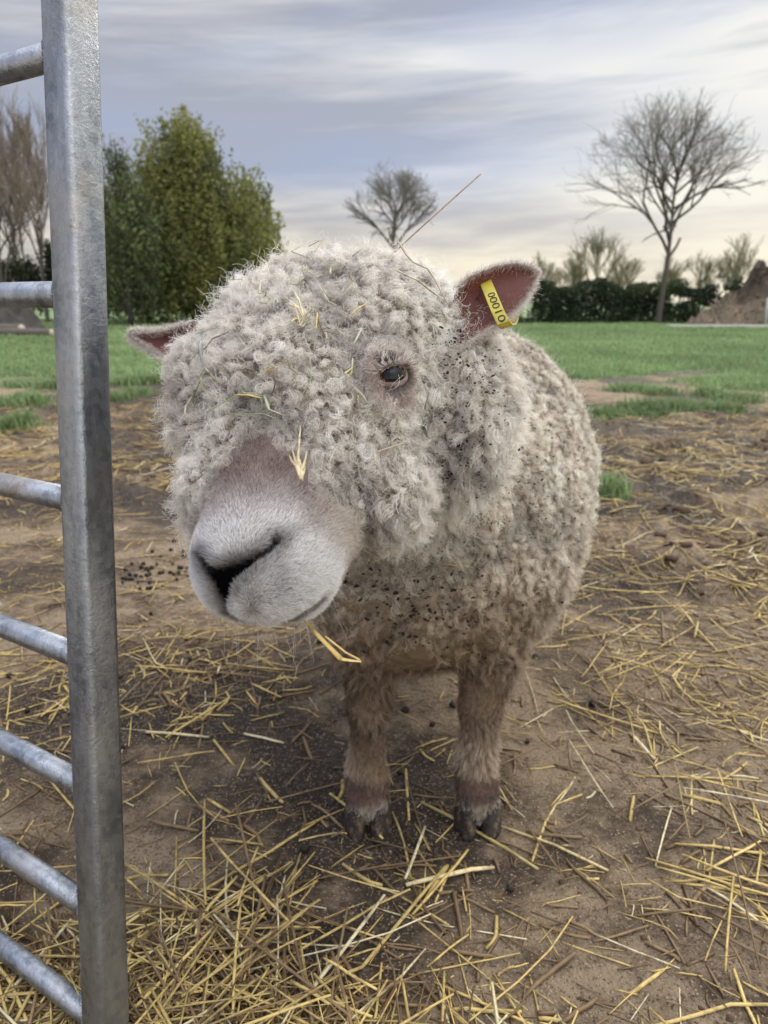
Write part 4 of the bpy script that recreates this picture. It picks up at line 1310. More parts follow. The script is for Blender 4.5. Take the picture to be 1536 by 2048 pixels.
def make_eye(c, axis_, upv, side):
    rE = 0.0130
    zz = nrm(axis_); xx = nrm(np.cross(upv, zz)); yy = np.cross(zz, xx)
    M = np.stack([xx, yy, zz], 1)
    import bmesh
    bm = bmesh.new(); bmesh.ops.create_uvsphere(bm, u_segments=32, v_segments=24, radius=rE)
    for v in bm.verts:
        if v.co.z > 0.0098: v.co *= 1 + 0.05 * (v.co.z - .0098) / .0032
    me = bpy.data.meshes.new('eyeball'); bm.to_mesh(me); bm.free()
    for p in me.polygons: p.use_smooth = True
    me.materials.append(m_eye)
    eb = link('eyeball', me, sheep)
    M4 = Matrix([list(M[r]) + [float((c - ROOT)[r])] for r in range(3)] + [[0, 0, 0, 1]])
    eb.matrix_local = M4
    # lids: a shell with an almond opening
    na, ns = 56, 9
    an = np.arange(na) / na * 2 * math.pi
    ca, sa = np.cos(an), np.sin(an)
    lim = np.where(sa > 0, rad(22), rad(28))
    al = 1 / np.sqrt((ca / rad(61)) ** 2 + (sa / lim) ** 2)
    V = []
    for k in range(ns):
        s_ = k / (ns - 1)
        pol = al + (rad(112) - al) * s_
        rs = rE * (1.035 + 0.11 * np.sin(min(1, s_ * 2.2) * math.pi / 2) + 0.06 * s_)
        V.append(np.stack([np.sin(pol) * ca * rs, np.sin(pol) * sa * rs, np.cos(pol) * rs], 1))
    V.insert(0, np.stack([np.sin(al) * ca * rE * .97, np.sin(al) * sa * rE * .97, np.cos(al) * rE * .97], 1))
    V = np.concatenate(V) @ M.T + c
    i = np.arange(ns)[:, None] * na; j = np.arange(na)[None]; k = (j + 1) % na
    F = np.stack([i + j, i + k, i + na + k, i + na + j], -1).reshape(-1, 4)
    lid = link('eyelids', np_mesh('eyelids', V - ROOT, [F], [m_lid]), sheep)
    if not FUR: return
    # lashes and short lid hair
    n = 260
    a = rng.uniform(rad(15), rad(165), n)
    aln = 1 / np.sqrt((np.cos(a) / rad(61)) ** 2 + (np.sin(a) / rad(31)) ** 2) + rad(3)
    P = np.stack([np.sin(aln) * np.cos(a), np.sin(aln) * np.sin(a), np.cos(aln)], 1) * rE * 1.1
    D = nrm(np.stack([np.cos(a) * 0.9, np.full(n, -0.25), np.full(n, 0.75)], 1) + rng.normal(0, .16, (n, 3)))
    L = rng.uniform(.007, .016, (n, 1, 1)); t = np.linspace(0, 1, 6)[None, :, None]
    pts = P[:, None] + D[:, None] * L * t + np.array([0, 0.0035, -0.0025]) * t ** 2
    pts = pts @ M.T + c
    cc = np.where(rng.uniform(0, 1, (n, 1)) < .75, np.array([[.72, .66, .62]]), np.array([[.10, .08, .075]])) * np.ones((n, 3))
    n2 = 5200
    a = rng.uniform(0, 2 * math.pi, n2); k_ = rng.uniform(0.10, 1, n2)
    lm = np.where(np.sin(a) > 0, rad(31), rad(33)); al2 = 1 / np.sqrt((np.cos(a) / rad(61)) ** 2 + (np.sin(a) / lm) ** 2)
    pol = al2 + (rad(112) - al2) * k_
    U = np.stack([np.sin(pol) * np.cos(a), np.sin(pol) * np.sin(a), np.cos(pol)], 1)
    P2 = U * rE * (1.08 + 0.14 * k_[:, None])
    rd = np.stack([np.cos(a), np.sin(a), np.full(n2, -0.1)], 1)
    D2 = nrm(U * 0.35 + rd * 0.9 + rng.normal(0, .2, (n2, 3))); L2 = rng.uniform(.003, .008, (n2, 1, 1))
    p2 = (P2[:, None] + D2[:, None] * L2 * np.linspace(0, 1, 6)[None, :, None]) @ M.T + c
    c2 = np.array([.70, .60, .56]) * rng.uniform(.6, 1.15, (n2, 1)) * (0.35 + 0.65 * sstep(.08, .35, k_))[:, None]
    curves('eyelash', np.concatenate([pts, p2]), 0.00011, np.concatenate([cc, c2]), lid, m_wool)
toc = nrm(CAM - EYES[0])
ax0 = nrm(EYEN * 0.6 + toc * 0.6 + camdir(0, .18, 0))
make_eye(EYES[0] - ax0 * 0.0108, ax0, camdir(-.30, .95, 0), 1)
ax1 = nrm(-HR * 0.9 + HF * 0.3 + HU * .15)
make_eye(EYES[1] - ax1 * 0.0035, ax1, nrm(HU * 0.35 - HF * 0.9), -1)

# ------------------------------------------------------------------ hooves
m_hoof, q = mat('hoof_horn')
g_ = q.n('ShaderNodeNewGeometry').outputs['Position']
n1 = q.noise(q.n('ShaderNodeMapping', i_Vector=g_, i_Scale=(60, 60, 180)).outputs[0], 1, 4, .6)
hm = q.noise(g_, 70, 5, .7)
hc = q.mix(q.math('MULTIPLY', q.mapr(hm, .48, .62), .8), q.mix(n1, (0.008, 0.007, 0.006, 1), (0.045, 0.036, 0.03, 1)), (0.13, 0.095, 0.065, 1))
q.out(q.pbsdf(hc, .75, spec=.3, normal=q.bump(hm, .9, .004)))
def make_hoof(foot):
    mb = MB()
    zg = gz(foot[None, :2])[0] - 0.003
    for s in (-1, 1):
        n = 20; an = np.arange(n) / n * 2 * math.pi
        V = []
        for t in np.linspace(0, 1, 9):
            zc = t * 0.056
            wx = 0.0172 * (1 - 0.14 * t); wy = 0.030 * (1 - 0.30 * t)
            cy0 = -0.016 + 0.014 * t
            cx, sy = np.cos(an), np.sin(an)
            # pointed toe, squarer heel
            px = wx * cx * (1 - 0.35 * np.maximum(-sy, 0) ** 2)
            py = wy * sy * (1 + 0.18 * np.maximum(-sy, 0))
            V.append(np.stack([s * 0.0185 * (1 - .12 * t) + px - s * 0.004 * np.maximum(-sy, 0), py + cy0, np.full(n, zc)], 1))
        V.append(np.array([[s * .017, 0.0, 0.056]])); 
        V = np.concatenate(V)
        ring = 9
        i = np.arange(ring - 1)[:, None] * n; j = np.arange(n)[None]; k = (j + 1) % n
        F = np.stack([i + j, i + k, i + n + k, i + n + j], -1).reshape(-1, 4)
        V = V + 0.0008 * fbm(V * 120 + foot, 2, 411)[:, None]
        mb.add(V + np.array([foot[0], foot[1], zg]), F)
        b = mb.n - len(V)
        top = np.array([[b + (ring - 1) * n + a, b + (ring - 1) * n + (a + 1) % n, b + ring * n] for a in range(n)])
        mb.P.setdefault(3, []).append(top)
        mb.P.setdefault(n, []).append(np.array([[b + a for a in range(n)][::-1]]))
    link('hoof', mb.mesh('hoof', [m_hoof], origin=ROOT), sheep)
for foot, fr in LEGS: make_hoof(foot + (np.array([0, -0.004, 0]) if fr else 0))
# ------------------------------------------------------------------ hay, seeds and specks caught in the fleece
m_hay = m_straw
def lay(pix, lift=0.012):
    out = []
    for u, v in pix:
        p, n = hit(u, v, bvh)
        if p is None: return None
        out.append(p + n * lift)
    return np.array(out)
def hay_obj(name, items, label, cat, group=None, sides=6, flat=0.75):
    o_ = items[0][0][len(items[0][0]) // 2]
    mb = MB()
    for p, r, c in items: mb.tube(p, r, sides, True, c, flat=flat)
    o = link(name, mb.mesh(name, [m_hay], origin=o_, attr='col'), loc=o_)
    return tag(o, label, cat, group)
def smooth_path(p, n=9):
    p = np.asarray(p, float); s = np.linspace(0, len(p) - 1, n)
    return np.stack([np.interp(s, np.arange(len(p)), p[:, k]) for k in range(3)], 1)

# long stalk standing up from the poll
pp, nn_ = hit(826, 500, bvh)
if pp is None: pp = at(822, 478, .70)
dd_ = (pp - CAM) @ np.array([0, CP, -SP])
hay_obj('straw_stalk', [(smooth_path([at(786, 508, dd_ + .01), at(815, 480, dd_), at(870, 430, dd_ - .004), at(961, 348, dd_ - .012)]), np.linspace(.0007, .0011, 9), np.array([.42, .30, .22]))],
        'long thin brown straw sticking up from the top of the sheep\'s head', 'straw')
# folded flat straw hanging under the jaw
p0, _ = hit(618, 1232, bvh)
d0 = (p0 - CAM) @ np.array([0, CP, -SP]) - 0.006 if p0 is not None else .54
hay_obj('straw_stalk', [(smooth_path([at(606, 1236, d0 + .01), at(640, 1275, d0), at(682, 1318, d0 - .004)]), np.linspace(.0013, .0030, 9), np.array([.52, .37, .12])),
                        (smooth_path([at(682, 1318, d0 - .004), at(700, 1321, d0 - .003), at(722, 1323, d0)]), np.linspace(.0026, .0014, 9), np.array([.60, .45, .18])),
                        (smooth_path([at(650, 1272, d0 + .003), at(690, 1304, d0), at(720, 1320, d0 + .001)]), np.linspace(.0012, .0016, 9), np.array([.55, .40, .15]))],
        'folded yellow straw hanging from the wool under the sheep\'s jaw', 'straw', flat=0.35)
BR, PALE, GRN, YEL = (.20, .14, .10), (.62, .55, .38), (.33, .38, .20), (.60, .46, .18)
single = [
    ([(684, 478), (700, 492), (722, 508), (746, 522)], .0016, BR, 'brown bent leaf blade lying on the front of the poll wool'),
    ([(828, 482), (850, 484), (868, 494), (878, 512)], .0014, BR, 'curled brown leaf blade on the wool at the base of the long straw'),
    ([(800, 542), (818, 570), (832, 596), (845, 626)], .0013, (.36, .27, .18), 'brown straw pointing down beside the base of the raised ear'),
    ([(784, 600), (806, 604), (832, 612)], .0016, PALE, 'pale flat straw between the eye and the raised ear'),
    ([(730, 455), (752, 468), (792, 490)], .0010, (.45, .36, .18), 'slanted yellow stalk on top of the poll'),
    ([(610, 575), (640, 545), (664, 526)], .0006, (.50, .40, .25), 'fine tan stem on the upper forehead wool'),
    ([(838, 735), (834, 715), (852, 706)], .0008, PALE, 'short hooked pale stem right beside the visible eye'),
    ([(446, 836), (490, 818), (548, 796)], .0011, GRN, 'long green grass blade across the middle of the forehead'),
    ([(548, 800), (560, 826), (562, 850)], .0012, (.40, .43, .30), 'short grey-green blade crossing the long green one on the forehead'),
    ([(496, 846), (540, 846), (566, 842)], .0008, GRN, 'thin green blade low on the forehead wool'),
    ([(420, 712), (436, 722), (452, 734)], .0012, (.33, .38, .36), 'short blue-green blade on the left of the forehead wool'),
    ([(668, 876), (676, 910), (700, 952)], .0006, PALE, 'thin pale stem curving down the cheek beside the nose bridge'),
    ([(762, 952), (752, 932), (776, 876)], .0009, (.58, .44, .30), 'tan straw standing across the dark cheek crease'),
    ([(716, 1078), (722, 1092), (728, 1100)], .0010, PALE, 'short pale seed husk at the corner of the jaw'),
    ([(726, 1076), (750, 1086), (770, 1104)], .0010, PALE, 'pale oat husk pointing right from the corner of the jaw'),
    ([(880, 1108), (905, 1112), (932, 1116)], .0011, YEL, 'yellow straw lying under the edge of the neck ruff'),
    ([(896, 1098), (904, 1112), (908, 1122)], .0009, PALE, 'short crossing straw under the edge of the neck ruff'),
    ([(950, 1066), (940, 1096), (918, 1122)], .0007, PALE, 'curved pale stem at the bottom edge of the neck ruff'),
    ([(872, 1122), (874, 1150), (868, 1190), (846, 1230)], .0008, (.50, .38, .20), 'long hanging stem on the chest below the neck ruff'),
    ([(668, 1204), (692, 1196), (730, 1188)], .0006, (.45, .33, .18), 'thin tan stem across the throat wool'),
    ([(712, 1188), (724, 1196), (738, 1194)], .0020, (.55, .37, .18), 'small tan leaf scrap on the throat wool'),
    ([(690, 1205), (704, 1232), (712, 1262)], .0007, PALE, 'pale stem hanging on the throat just right of the jaw'),
    ([(1010, 700), (1028, 726), (1042, 748)], .0006, (.45, .36, .20), 'fine tan stem on the shoulder fleece below the tagged ear'),
    ([(480, 826), (510, 824), (530, 820)], .0017, (.62, .48, .18), 'yellow chaff flake in the middle of the forehead'),
    ([(860, 560), (876, 590), (890, 640)], .0005, (.40, .32, .22), 'fine curling stem in front of the raised ear'),
    ([(962, 1210), (990, 1230), (1004, 1250)], .0006, (.45, .35, .18), 'thin stem on the low chest fleece'),
    ([(640, 930), (654, 915), (676, 902)], .0006, PALE, 'thin pale stem above the cheek fold'),
    ([(408, 545), (410, 525), (408, 506)], .0007, GRN, 'tiny green seed stem standing on the left edge of the poll'),
]
for pix, r, c, lab in single:
    p = lay(pix, 0.025 if pix[0][1] < 625 else 0.0195)
    if p is None:
        p0_, n0_ = hit(pix[0][0] + 6, pix[0][1] + 14, bvh)
        if p0_ is None: continue
        dz = (p0_ - CAM) @ np.array([0, CP, -SP])
        p = np.array([at(u, v, dz - .008) for u, v in pix])
    hay_obj('hay_wisp', [(smooth_path(p), r * np.array([.6, .9, 1, 1, 1, 1, 1, .8, .5]), np.array(c))], lab, 'hay', 'hay stems caught in the fleece', flat=0.4)
# two oat-like seed heads
for (u, v), lab in (((585, 940), 'pale forked seed head on the wool beside the nose bridge'), ((600, 650), 'small pale seed head in the upper forehead wool')):
    s = 1.0 if v > 800 else .7
    it = []
    for a, b in (((0, 40), (-8, -30)), ((0, 40), (2, -50)), ((2, 30), (16, -14)), ((-2, 20), (-14, -10)), ((2, 45), (4, 0)), ((0, 44), (12, 12))):
        p = lay([(u + a[0] * s, v + a[1] * s), (u + (a[0] + b[0]) / 2 * s, v + (a[1] + b[1]) / 2 * s), (u + b[0] * s, v + b[1] * s)], 0.018)
        if p is not None: it.append((smooth_path(p), .0011 * s * np.array([.4, .8, 1.1, 1.2, 1, .8, .6, .4, .15]), np.array([.66, .56, .36]) * rng.uniform(.8, 1.1)))
    if it: hay_obj('seed_head', it, lab, 'seed head')
# many more small bits
k = 0
while k < 95:
    if rng.uniform() < .72: u, v = rng.uniform(400, 720), rng.uniform(500, 960)
    else: u, v = rng.uniform(720, 1130), rng.uniform(640, 1300)
    a = rng.uniform(0, 6.28); L = rng.uniform(8, 34) * (1 if u < 720 else .6)
    p = lay([(u, v), (u + math.cos(a) * L / 2, v + math.sin(a) * L / 2), (u + math.cos(a + rng.normal(0, .2)) * L, v + math.sin(a) * L)], 0.0175)
    if p is None or np.linalg.norm(p[2] - p[0]) > .05: continue
    if local(p[:1])[0][2] > .06 or np.linalg.norm(p[1] - EYES[0]) < .035: continue
    k += 1
    c = (PALE, YEL, GRN, BR, (.42, .44, .32))[rng.integers(5)]
    on_head = u < 720
    hay_obj('hay_bit', [(smooth_path(p), rng.uniform(.0004, .0011) * np.array([.5, .9, 1, 1, 1, 1, 1, .8, .4]), np.array(c) * rng.uniform(.8, 1.15))],
            'tiny scrap of hay tangled in the forehead wool' if on_head else 'tiny scrap of hay tangled in the neck and shoulder fleece', 'hay',
            'hay scraps on the forehead' if on_head else 'hay scraps on the neck and shoulder', sides=4, flat=0.5)
# dirt specks: part of the dirty fleece
mb = MB()
sp = [blob_mesh('s', 1.0, s + 40, m_drop, 1, 0.8, 0.3) for s in range(4)]
sv = [(np.array([v.co[:] for v in c.vertices]), np.array([p.vertices[:] for p in c.polygons])) for c in sp]
zones = [((905, 690), (36, 40), 60, 2.0), ((925, 880), (42, 90), 200, 2.0), ((985, 960), (60, 80), 80, 2.0), ((820, 1190), (75, 45), 95, 3.8), ((890, 1235), (90, 50), 60, 3.2), ((1060, 900), (70, 130), 110, 2.0),
         ((860, 1000), (80, 70), 110, 1.6), ((1080, 1080), (60, 110), 80, 2.2), ((960, 740), (40, 60), 50, 1.6)]
for (cu_, cv_), (su, sv_), n, s0 in zones:
    for _ in range(n):
        u, v = rng.normal(cu_, su), rng.normal(cv_, sv_)
        p, nn_ = hit(u, v, bvh)
        if p is None or local(p[None])[0][2] > .03: continue
        V, F = sv[rng.integers(4)]
        d_ = nrm(rng.normal(0, 1, 3)); st = np.outer(d_, d_) * rng.uniform(0, 1.4) + np.eye(3)
        s = s0 * rng.uniform(.2, .62) * 0.001
        mb.add(V @ st * s + p + nn_ * rng.uniform(.006, .015), F)
for c in sp: bpy.data.meshes.remove(c)
o = link('dirt_specks', mb.mesh('dirt_specks', [m_drop], origin=ROOT), sheep); o['kind'] = 'stuff'
# ------------------------------------------------------------------ trees, hedge, heaps
m_bark = simple_mat('bark_grey', (0.085, 0.075, 0.062), 0.9, 0.4, 12, 0.6)
m_barkd = simple_mat('bark_dark', (0.045, 0.040, 0.034), 0.9, 0.4, 12, 0.6)
m_twig = simple_mat('twigs_brown', (0.22, 0.18, 0.145), 0.9, 0.3, 6, 0.2)
m_twigl = simple_mat('twigs_grey', (0.22, 0.205, 0.19), 0.9, 0.3, 6, 0.2)
def leaf_mat(name):
    m, q = mat(name)
    ac = q.n('ShaderNodeAttribute', attribute_name='col').outputs['Color']
    q.out(q.n('ShaderNodeMixShader', i_0=0.35, i_1=q.pbsdf(ac, .6, spec=.25), i_2=q.n('ShaderNodeBsdfTranslucent', i_Color=ac).outputs[0]).outputs[0])
    return m
m_leaf = leaf_mat('leaves')

def gpos(u, v):
    p = on_ground(u, v); p[2] = gz(p[None, :2])[0]; return p
def place(u, y):
    """ground point in photo column u at distance y"""
    d = y * CP + CAM_H * SP
    x = (u - 768) / FPX * d
    return np.array([x, y, gz(np.array([[x, y]]))[0]])

class Segs:
    def __init__(s): s.a, s.b, s.r0, s.r1 = [], [], [], []
    def add(s, a, b, r0, r1): s.a.append(a); s.b.append(b); s.r0.append(r0); s.r1.append(r1)
    def mesh(s, name, mt, origin, sides=4):
        a, b = np.array(s.a), np.array(s.b); r0, r1 = np.array(s.r0), np.array(s.r1)
        D = nrm(b - a); u, w = perp(D)
        an = np.arange(sides) / sides * 2 * math.pi
        ring = np.cos(an)[None, :, None] * u[:, None] + np.sin(an)[None, :, None] * w[:, None]
        V = np.concatenate([a[:, None] + ring * r0[:, None, None], b[:, None] + ring * r1[:, None, None]], 1).reshape(-1, 3)
        k = np.arange(len(a))[:, None, None] * 2 * sides; j = np.arange(sides)
        q = np.stack([j, (j + 1) % sides, (j + 1) % sides + sides, j + sides], -1)[None]
        return np_mesh(name, V - origin, [(k + q).reshape(-1, 4)], [mt])

ENV = [None]
def branch(S, T, p, d, L, r, depth, maxd, up, spread, R, thick_lim, shrink=0.74, nb=(2, 4)):
    n = 4
    pts = [p]
    for i in range(n):
        d = nrm(d + np.array([R.gauss(0, .10), R.gauss(0, .10), R.gauss(0, .07) + up * .12]))
        q = pts[-1] + d * L / n
        if ENV[0] is not None:
            ec, er = ENV[0]
            if (((q - ec) / er) ** 2).sum() > R.uniform(.5, 1.6): return
        (S if r > thick_lim else T).add(pts[-1], q, r * (1 - .35 * i / n), r * (1 - .35 * (i + 1) / n))
        pts.append(q)
    if depth >= maxd: return
    k = R.randint(*nb)
    for b in range(k + (1 if depth < 2 else 0)):
        f = R.uniform(0.35, 1.0) if b else 1.0
        i = min(n - 1, int(f * n)); base = pts[i] + (pts[i + 1] - pts[i]) * (f * n - i) if i < n else pts[-1]
        a, c = perp(d[None]); th_ = R.uniform(0, 6.28); sp_ = R.uniform(.5, 1.15) * spread
        nd = nrm(d + (a[0] * math.cos(th_) + c[0] * math.sin(th_)) * sp_ + np.array([0, 0, up * .25]))
        branch(S, T, base, nd, L * R.uniform(shrink - .12, shrink + .08), r * R.uniform(.50, .68), depth + 1, maxd, up, spread, R, thick_lim, shrink, nb)

def bare_tree(base, H_, label, seed, cat='tree', trunk_h=.24, r=.16, maxd=6, up=.25, spread=.55, lean=0.0, name='bare_tree', group=None, forks=5, env=None, tw=None, elev=(25, 75), shrink=.76, nb=(2, 3), rmin=0.008):
    R = random.Random(seed)
    root = empty(name, base, label, cat, group)
    S, T = Segs(), Segs()
    ENV[0] = (base + np.array([env[2] if len(env) > 2 else 0, 0, env[0]]), np.array(env[1])) if env else None
    p = base + np.array([0, 0, -0.05]); d = np.array([lean, 0, 1.0])
    th_ = H_ * trunk_h
    n = 6
    stem = [p]
    hgt = H_ * .62
    for i in range(10):                       # leader
        d = nrm(d + np.array([R.gauss(0, .05), R.gauss(0, .05), .15]))
        q = stem[-1] + d * hgt / 10
        S.add(stem[-1], q, r * (1 - .085 * i), r * (1 - .085 * (i + 1)))
        stem.append(q)
    for b in range(forks):
        f = trunk_h / .62 + (1 - trunk_h / .62) * (b / max(1, forks - 1)) ** .9
        f = min(f, .985); i = int(f * 10); q = stem[i] + (stem[i + 1] - stem[i]) * (f * 10 - i)
        az_ = b * 2.4 + R.uniform(-.4, .4); el_ = rad(R.uniform(*elev))
        nd = np.array([math.cos(az_) * math.cos(el_), math.sin(az_) * math.cos(el_), math.sin(el_)])
        branch(S, T, q, nd, H_ * .25 * (1 - .35 * f) * R.uniform(.85, 1.15), r * (.60 - .25 * f), 0, maxd, up, spread, R, .022, shrink, nb)
    branch(S, T, stem[-1], d, H_ * .16, r * .2, 1, maxd, up, spread, R, .022, shrink, nb)
    bk = m_barkd if tw is None else m_bark
    ENV[0] = None
    T.r0 = [max(x, rmin) for x in T.r0]; T.r1 = [max(x, rmin * .8) for x in T.r1]
    link('trunk', S.mesh('trunk', bk, base, 7), root)
    link('crown', T.mesh('crown', tw or m_twig, base, 3), root)
    return root

def leaves(mb, P, size, colr, upright=.3):
    """leaf-sized quads at the points"""
    n = len(P)
    d = nrm(rng.normal(0, 1, (n, 3)) + np.array([0, 0, upright]))
    a, b = perp(d); an = rng.uniform(0, 6.28, (n, 1)); a2 = a * np.cos(an) + b * np.sin(an)
    s = size * rng.uniform(.6, 1.3, (n, 1))
    V = np.stack([P - d * s, P + a2 * s * .45, P + d * s, P - a2 * s * .45], 1).reshape(-1, 3)
    F = np.arange(n)[:, None] * 4 + np.arange(4)[None]
    mb.add(V, F, None); mb.A.append(np.repeat(colr, 4, 0))

def leafy_tree(base, profile, H_, label, nshoot, seed, light, dark, shoot=(.5, 1.2), leafn=34, size=.075, name='leafy_tree', gap=0.0, group=None, trunkr=.2, nstem=6, squash=.8, lo=0.0):
    """profile: [(height fraction, left, right)] half-widths in metres"""
    R = np.random.default_rng(seed)
    root = empty(name, base, label, 'tree', group)
    pr = np.array(profile, float)
    hh = R.uniform(pr[0, 0], 1, nshoot * 3)
    lw, rw = np.interp(hh, pr[:, 0], pr[:, 1]), np.interp(hh, pr[:, 0], pr[:, 2])
    keep = R.uniform(0, 1, len(hh)) < (lw + rw) / (lw + rw).max(); hh, lw, rw = hh[keep][:nshoot], lw[keep][:nshoot], rw[keep][:nshoot]
    n = len(hh)
    hh = np.maximum(hh, lo)
    rr = np.sqrt(R.uniform(0.12, 1, n)); an = R.uniform(0, 6.28, n)
    cx = np.cos(an) * rr; x = np.where(cx < 0, cx * lw, cx * rw); y = np.sin(an) * rr * (lw + rw) / 2 * squash
    P0 = np.c_[x, y, hh * H_]
    dens = fbm(P0 * np.array([.8, .8, .35]), 2, seed)
    kp = dens > -0.35 + gap; P0 = P0[kp]; rr = rr[kp]; n = len(P0)
    L = R.uniform(*shoot, n)
    outw = np.c_[P0[:, 0], P0[:, 1], np.zeros(n)] * .10
    D = nrm(np.array([0, 0, 1.0]) + outw + R.normal(0, .22, (n, 3)))
    m = leafn
    t = R.uniform(-0.3, 1, (n, m, 1)); wd = .14 * (1.15 - .8 * np.clip(t, 0, 1))
    Q = P0[:, None] + D[:, None] * L[:, None, None] * t + R.normal(0, 1, (n, m, 3)) * wd
    Q = Q.reshape(-1, 3)
    Q = Q[Q[:, 2] < H_ * (1.03 - .05 * R.uniform(0, 1, len(Q)))] if False else Q
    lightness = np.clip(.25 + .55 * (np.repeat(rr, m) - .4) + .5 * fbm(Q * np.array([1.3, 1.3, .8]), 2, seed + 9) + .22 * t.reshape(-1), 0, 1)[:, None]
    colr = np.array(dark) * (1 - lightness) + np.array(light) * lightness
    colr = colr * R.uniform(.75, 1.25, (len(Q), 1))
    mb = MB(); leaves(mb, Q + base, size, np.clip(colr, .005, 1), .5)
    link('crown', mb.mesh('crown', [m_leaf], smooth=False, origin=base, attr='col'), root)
    S = Segs(); RR = random.Random(seed)
    S.add(base - np.array([0, 0, .1]), base + np.array([0, 0, H_ * .3]), trunkr, trunkr * .8)
    for _ in range(nstem):
        p = base + np.array([RR.uniform(-.25, .25), RR.uniform(-.2, .2), H_ * RR.uniform(.02, .25)])
        q_ = P0[RR.randrange(n)] + base
        mid = (p + q_) / 2 + np.array([RR.gauss(0, .15), 0, .2])
        S.add(p, mid, trunkr * .55, trunkr * .35); S.add(mid, q_, trunkr * .35, trunkr * .1)
    for i in RR.sample(range(n), min(n, 260)):
        S.add(P0[i] + base - D[i] * .4, P0[i] + base + D[i] * L[i], .016, .006)
    link('trunk', S.mesh('trunk', m_barkd, base, 6), root)
    return root

# large evergreen left of the sheep
LG, DG = (0.27, 0.27, 0.075), (0.040, 0.060, 0.032)
leafy_tree(place(395, 28.5), [(0.02, 2.9, 3.0), (.3, 2.9, 3.05), (.45, 2.65, 2.75), (.6, 2.15, 2.25), (.76, 1.75, 1.6), (.88, 1.45, 1.0), (.97, 1.1, .5), (1, .7, .25)], 5.95,
           'large dense green tree with an upright ragged top behind the sheep\'s head', 1900, 31, LG, DG, shoot=(.6, 1.5), leafn=40, size=.075, gap=.05, lo=.05)
leafy_tree(place(262, 25.5), [(0.15, 1.1, 1.1), (.3, 1.25, 1.2), (.55, .95, 1.0), (.8, .5, .55), (1, .06, .06)], 4.9,
           'smaller thin-leaved tree with sky gaps just right of the gate post', 300, 33, (0.20, 0.23, 0.08), (0.045, 0.068, 0.035), leafn=26, size=.065, gap=.12, trunkr=.09)
leafy_tree(place(508, 30.5), [(0.02, 1.3, 1.5), (.4, 1.3, 1.5), (.75, .9, 1.2), (1, .3, .5)], 4.6,
           'yellow-green lower bush on the right flank of the big tree', 330, 35, (0.22, 0.24, 0.06), (0.05, 0.07, 0.03), leafn=34, size=.08)
# dark hedge row at the back left
for u, y, h_, lab in ((40, 30, 2.1, 'dark hedge tree at the far left behind the bare saplings'), (140, 31, 2.6, 'dark hedge tree hidden in part by the gate post'), (210, 30, 2.0, 'dark low hedge tree right of the gate post with bright gaps under it')):
    leafy_tree(place(u, y), [(0.26, 1.0, 1.0), (.5, 1.15, 1.15), (.8, 1.0, 1.0), (1, .5, .5)], h_, lab, 150, 40 + u, (0.05, 0.065, 0.025), (0.014, 0.022, 0.012), (.2, .5), 36, .07, 'hedge_tree', group=None, trunkr=.07)
# upright bare saplings behind the gate
for k, (u, y, h_, lab) in enumerate(((12, 28, 7.0, 'tall bare upright sapling at the far left edge behind the gate'), (52, 29.5, 6.4, 'second bare upright sapling from the left edge'), (96, 28.6, 6.8, 'bare upright sapling half behind the gate post'), (216, 33, 5.9, 'faint bare sapling showing between the gate post and the big tree'), (-30, 29, 6.5, 'bare sapling cut by the left edge of the picture'))):
    bare_tree(place(u, y), h_, lab, 60 + k, trunk_h=.14, r=.075, maxd=4, up=.55, spread=.26, forks=9, elev=(60, 80), shrink=.82, nb=(2, 3), name='bare_sapling', tw=m_twig, rmin=.008)
# right bare tree
bare_tree(place(1316, 27.5), 8.0, env=(4.65, (3.4, 3.2, 2.75), -.35), label= 'leafless tree with a wide rounded crown above the hedge on the right', seed=78, trunk_h=.20, r=.115, maxd=6, up=.07, spread=.58, forks=22, elev=(12, 72), shrink=.75, nb=(2, 3), rmin=.0045, tw=m_twigl)
# small tree behind the head
bare_tree(place(783, 31), 6.0, env=(4.15, (1.9, 1.8, 1.7)), label= 'small grey twiggy tree rising directly behind the sheep\'s head', seed=93, trunk_h=.22, r=.11, maxd=5, up=.12, spread=.62, forks=17, elev=(8, 80), shrink=.73, nb=(3, 4), rmin=.005, tw=m_twigl)
R_ = np.random.default_rng(5)
# pale budding shrubs above the hedge
m_bud = simple_mat('budding_twigs', (0.20, 0.19, 0.10), 0.9, 0.3, 4, 0.2)
for k, (u, y, h_, lab) in enumerate(((1080, 32, 2.3, 'low budding shrub showing just right of the tagged ear'), (1190, 31, 3.3, 'tallest budding shrub over the hedge left of the bare tree'), (1245, 33, 2.4, 'low budding shrub beside the bare tree trunk'),
                            (1395, 32, 2.5, 'budding shrub over the hedge right of the bare tree trunk'), (1455, 31, 3.0, 'budding shrub above the hedge next to the muck heap'), (1140, 33, 2.5, 'low budding shrub left of the tallest one'), (1340, 33, 2.4, 'low budding shrub behind the bare tree trunk'))):
    bare_tree(place(u, y), h_, lab, 120 + k, 'shrub', trunk_h=.10, r=.05, maxd=4, up=.30, spread=.40, forks=11, elev=(45, 80), shrink=.80, nb=(2, 3), name='budding_shrub', tw=m_bud, rmin=.006)
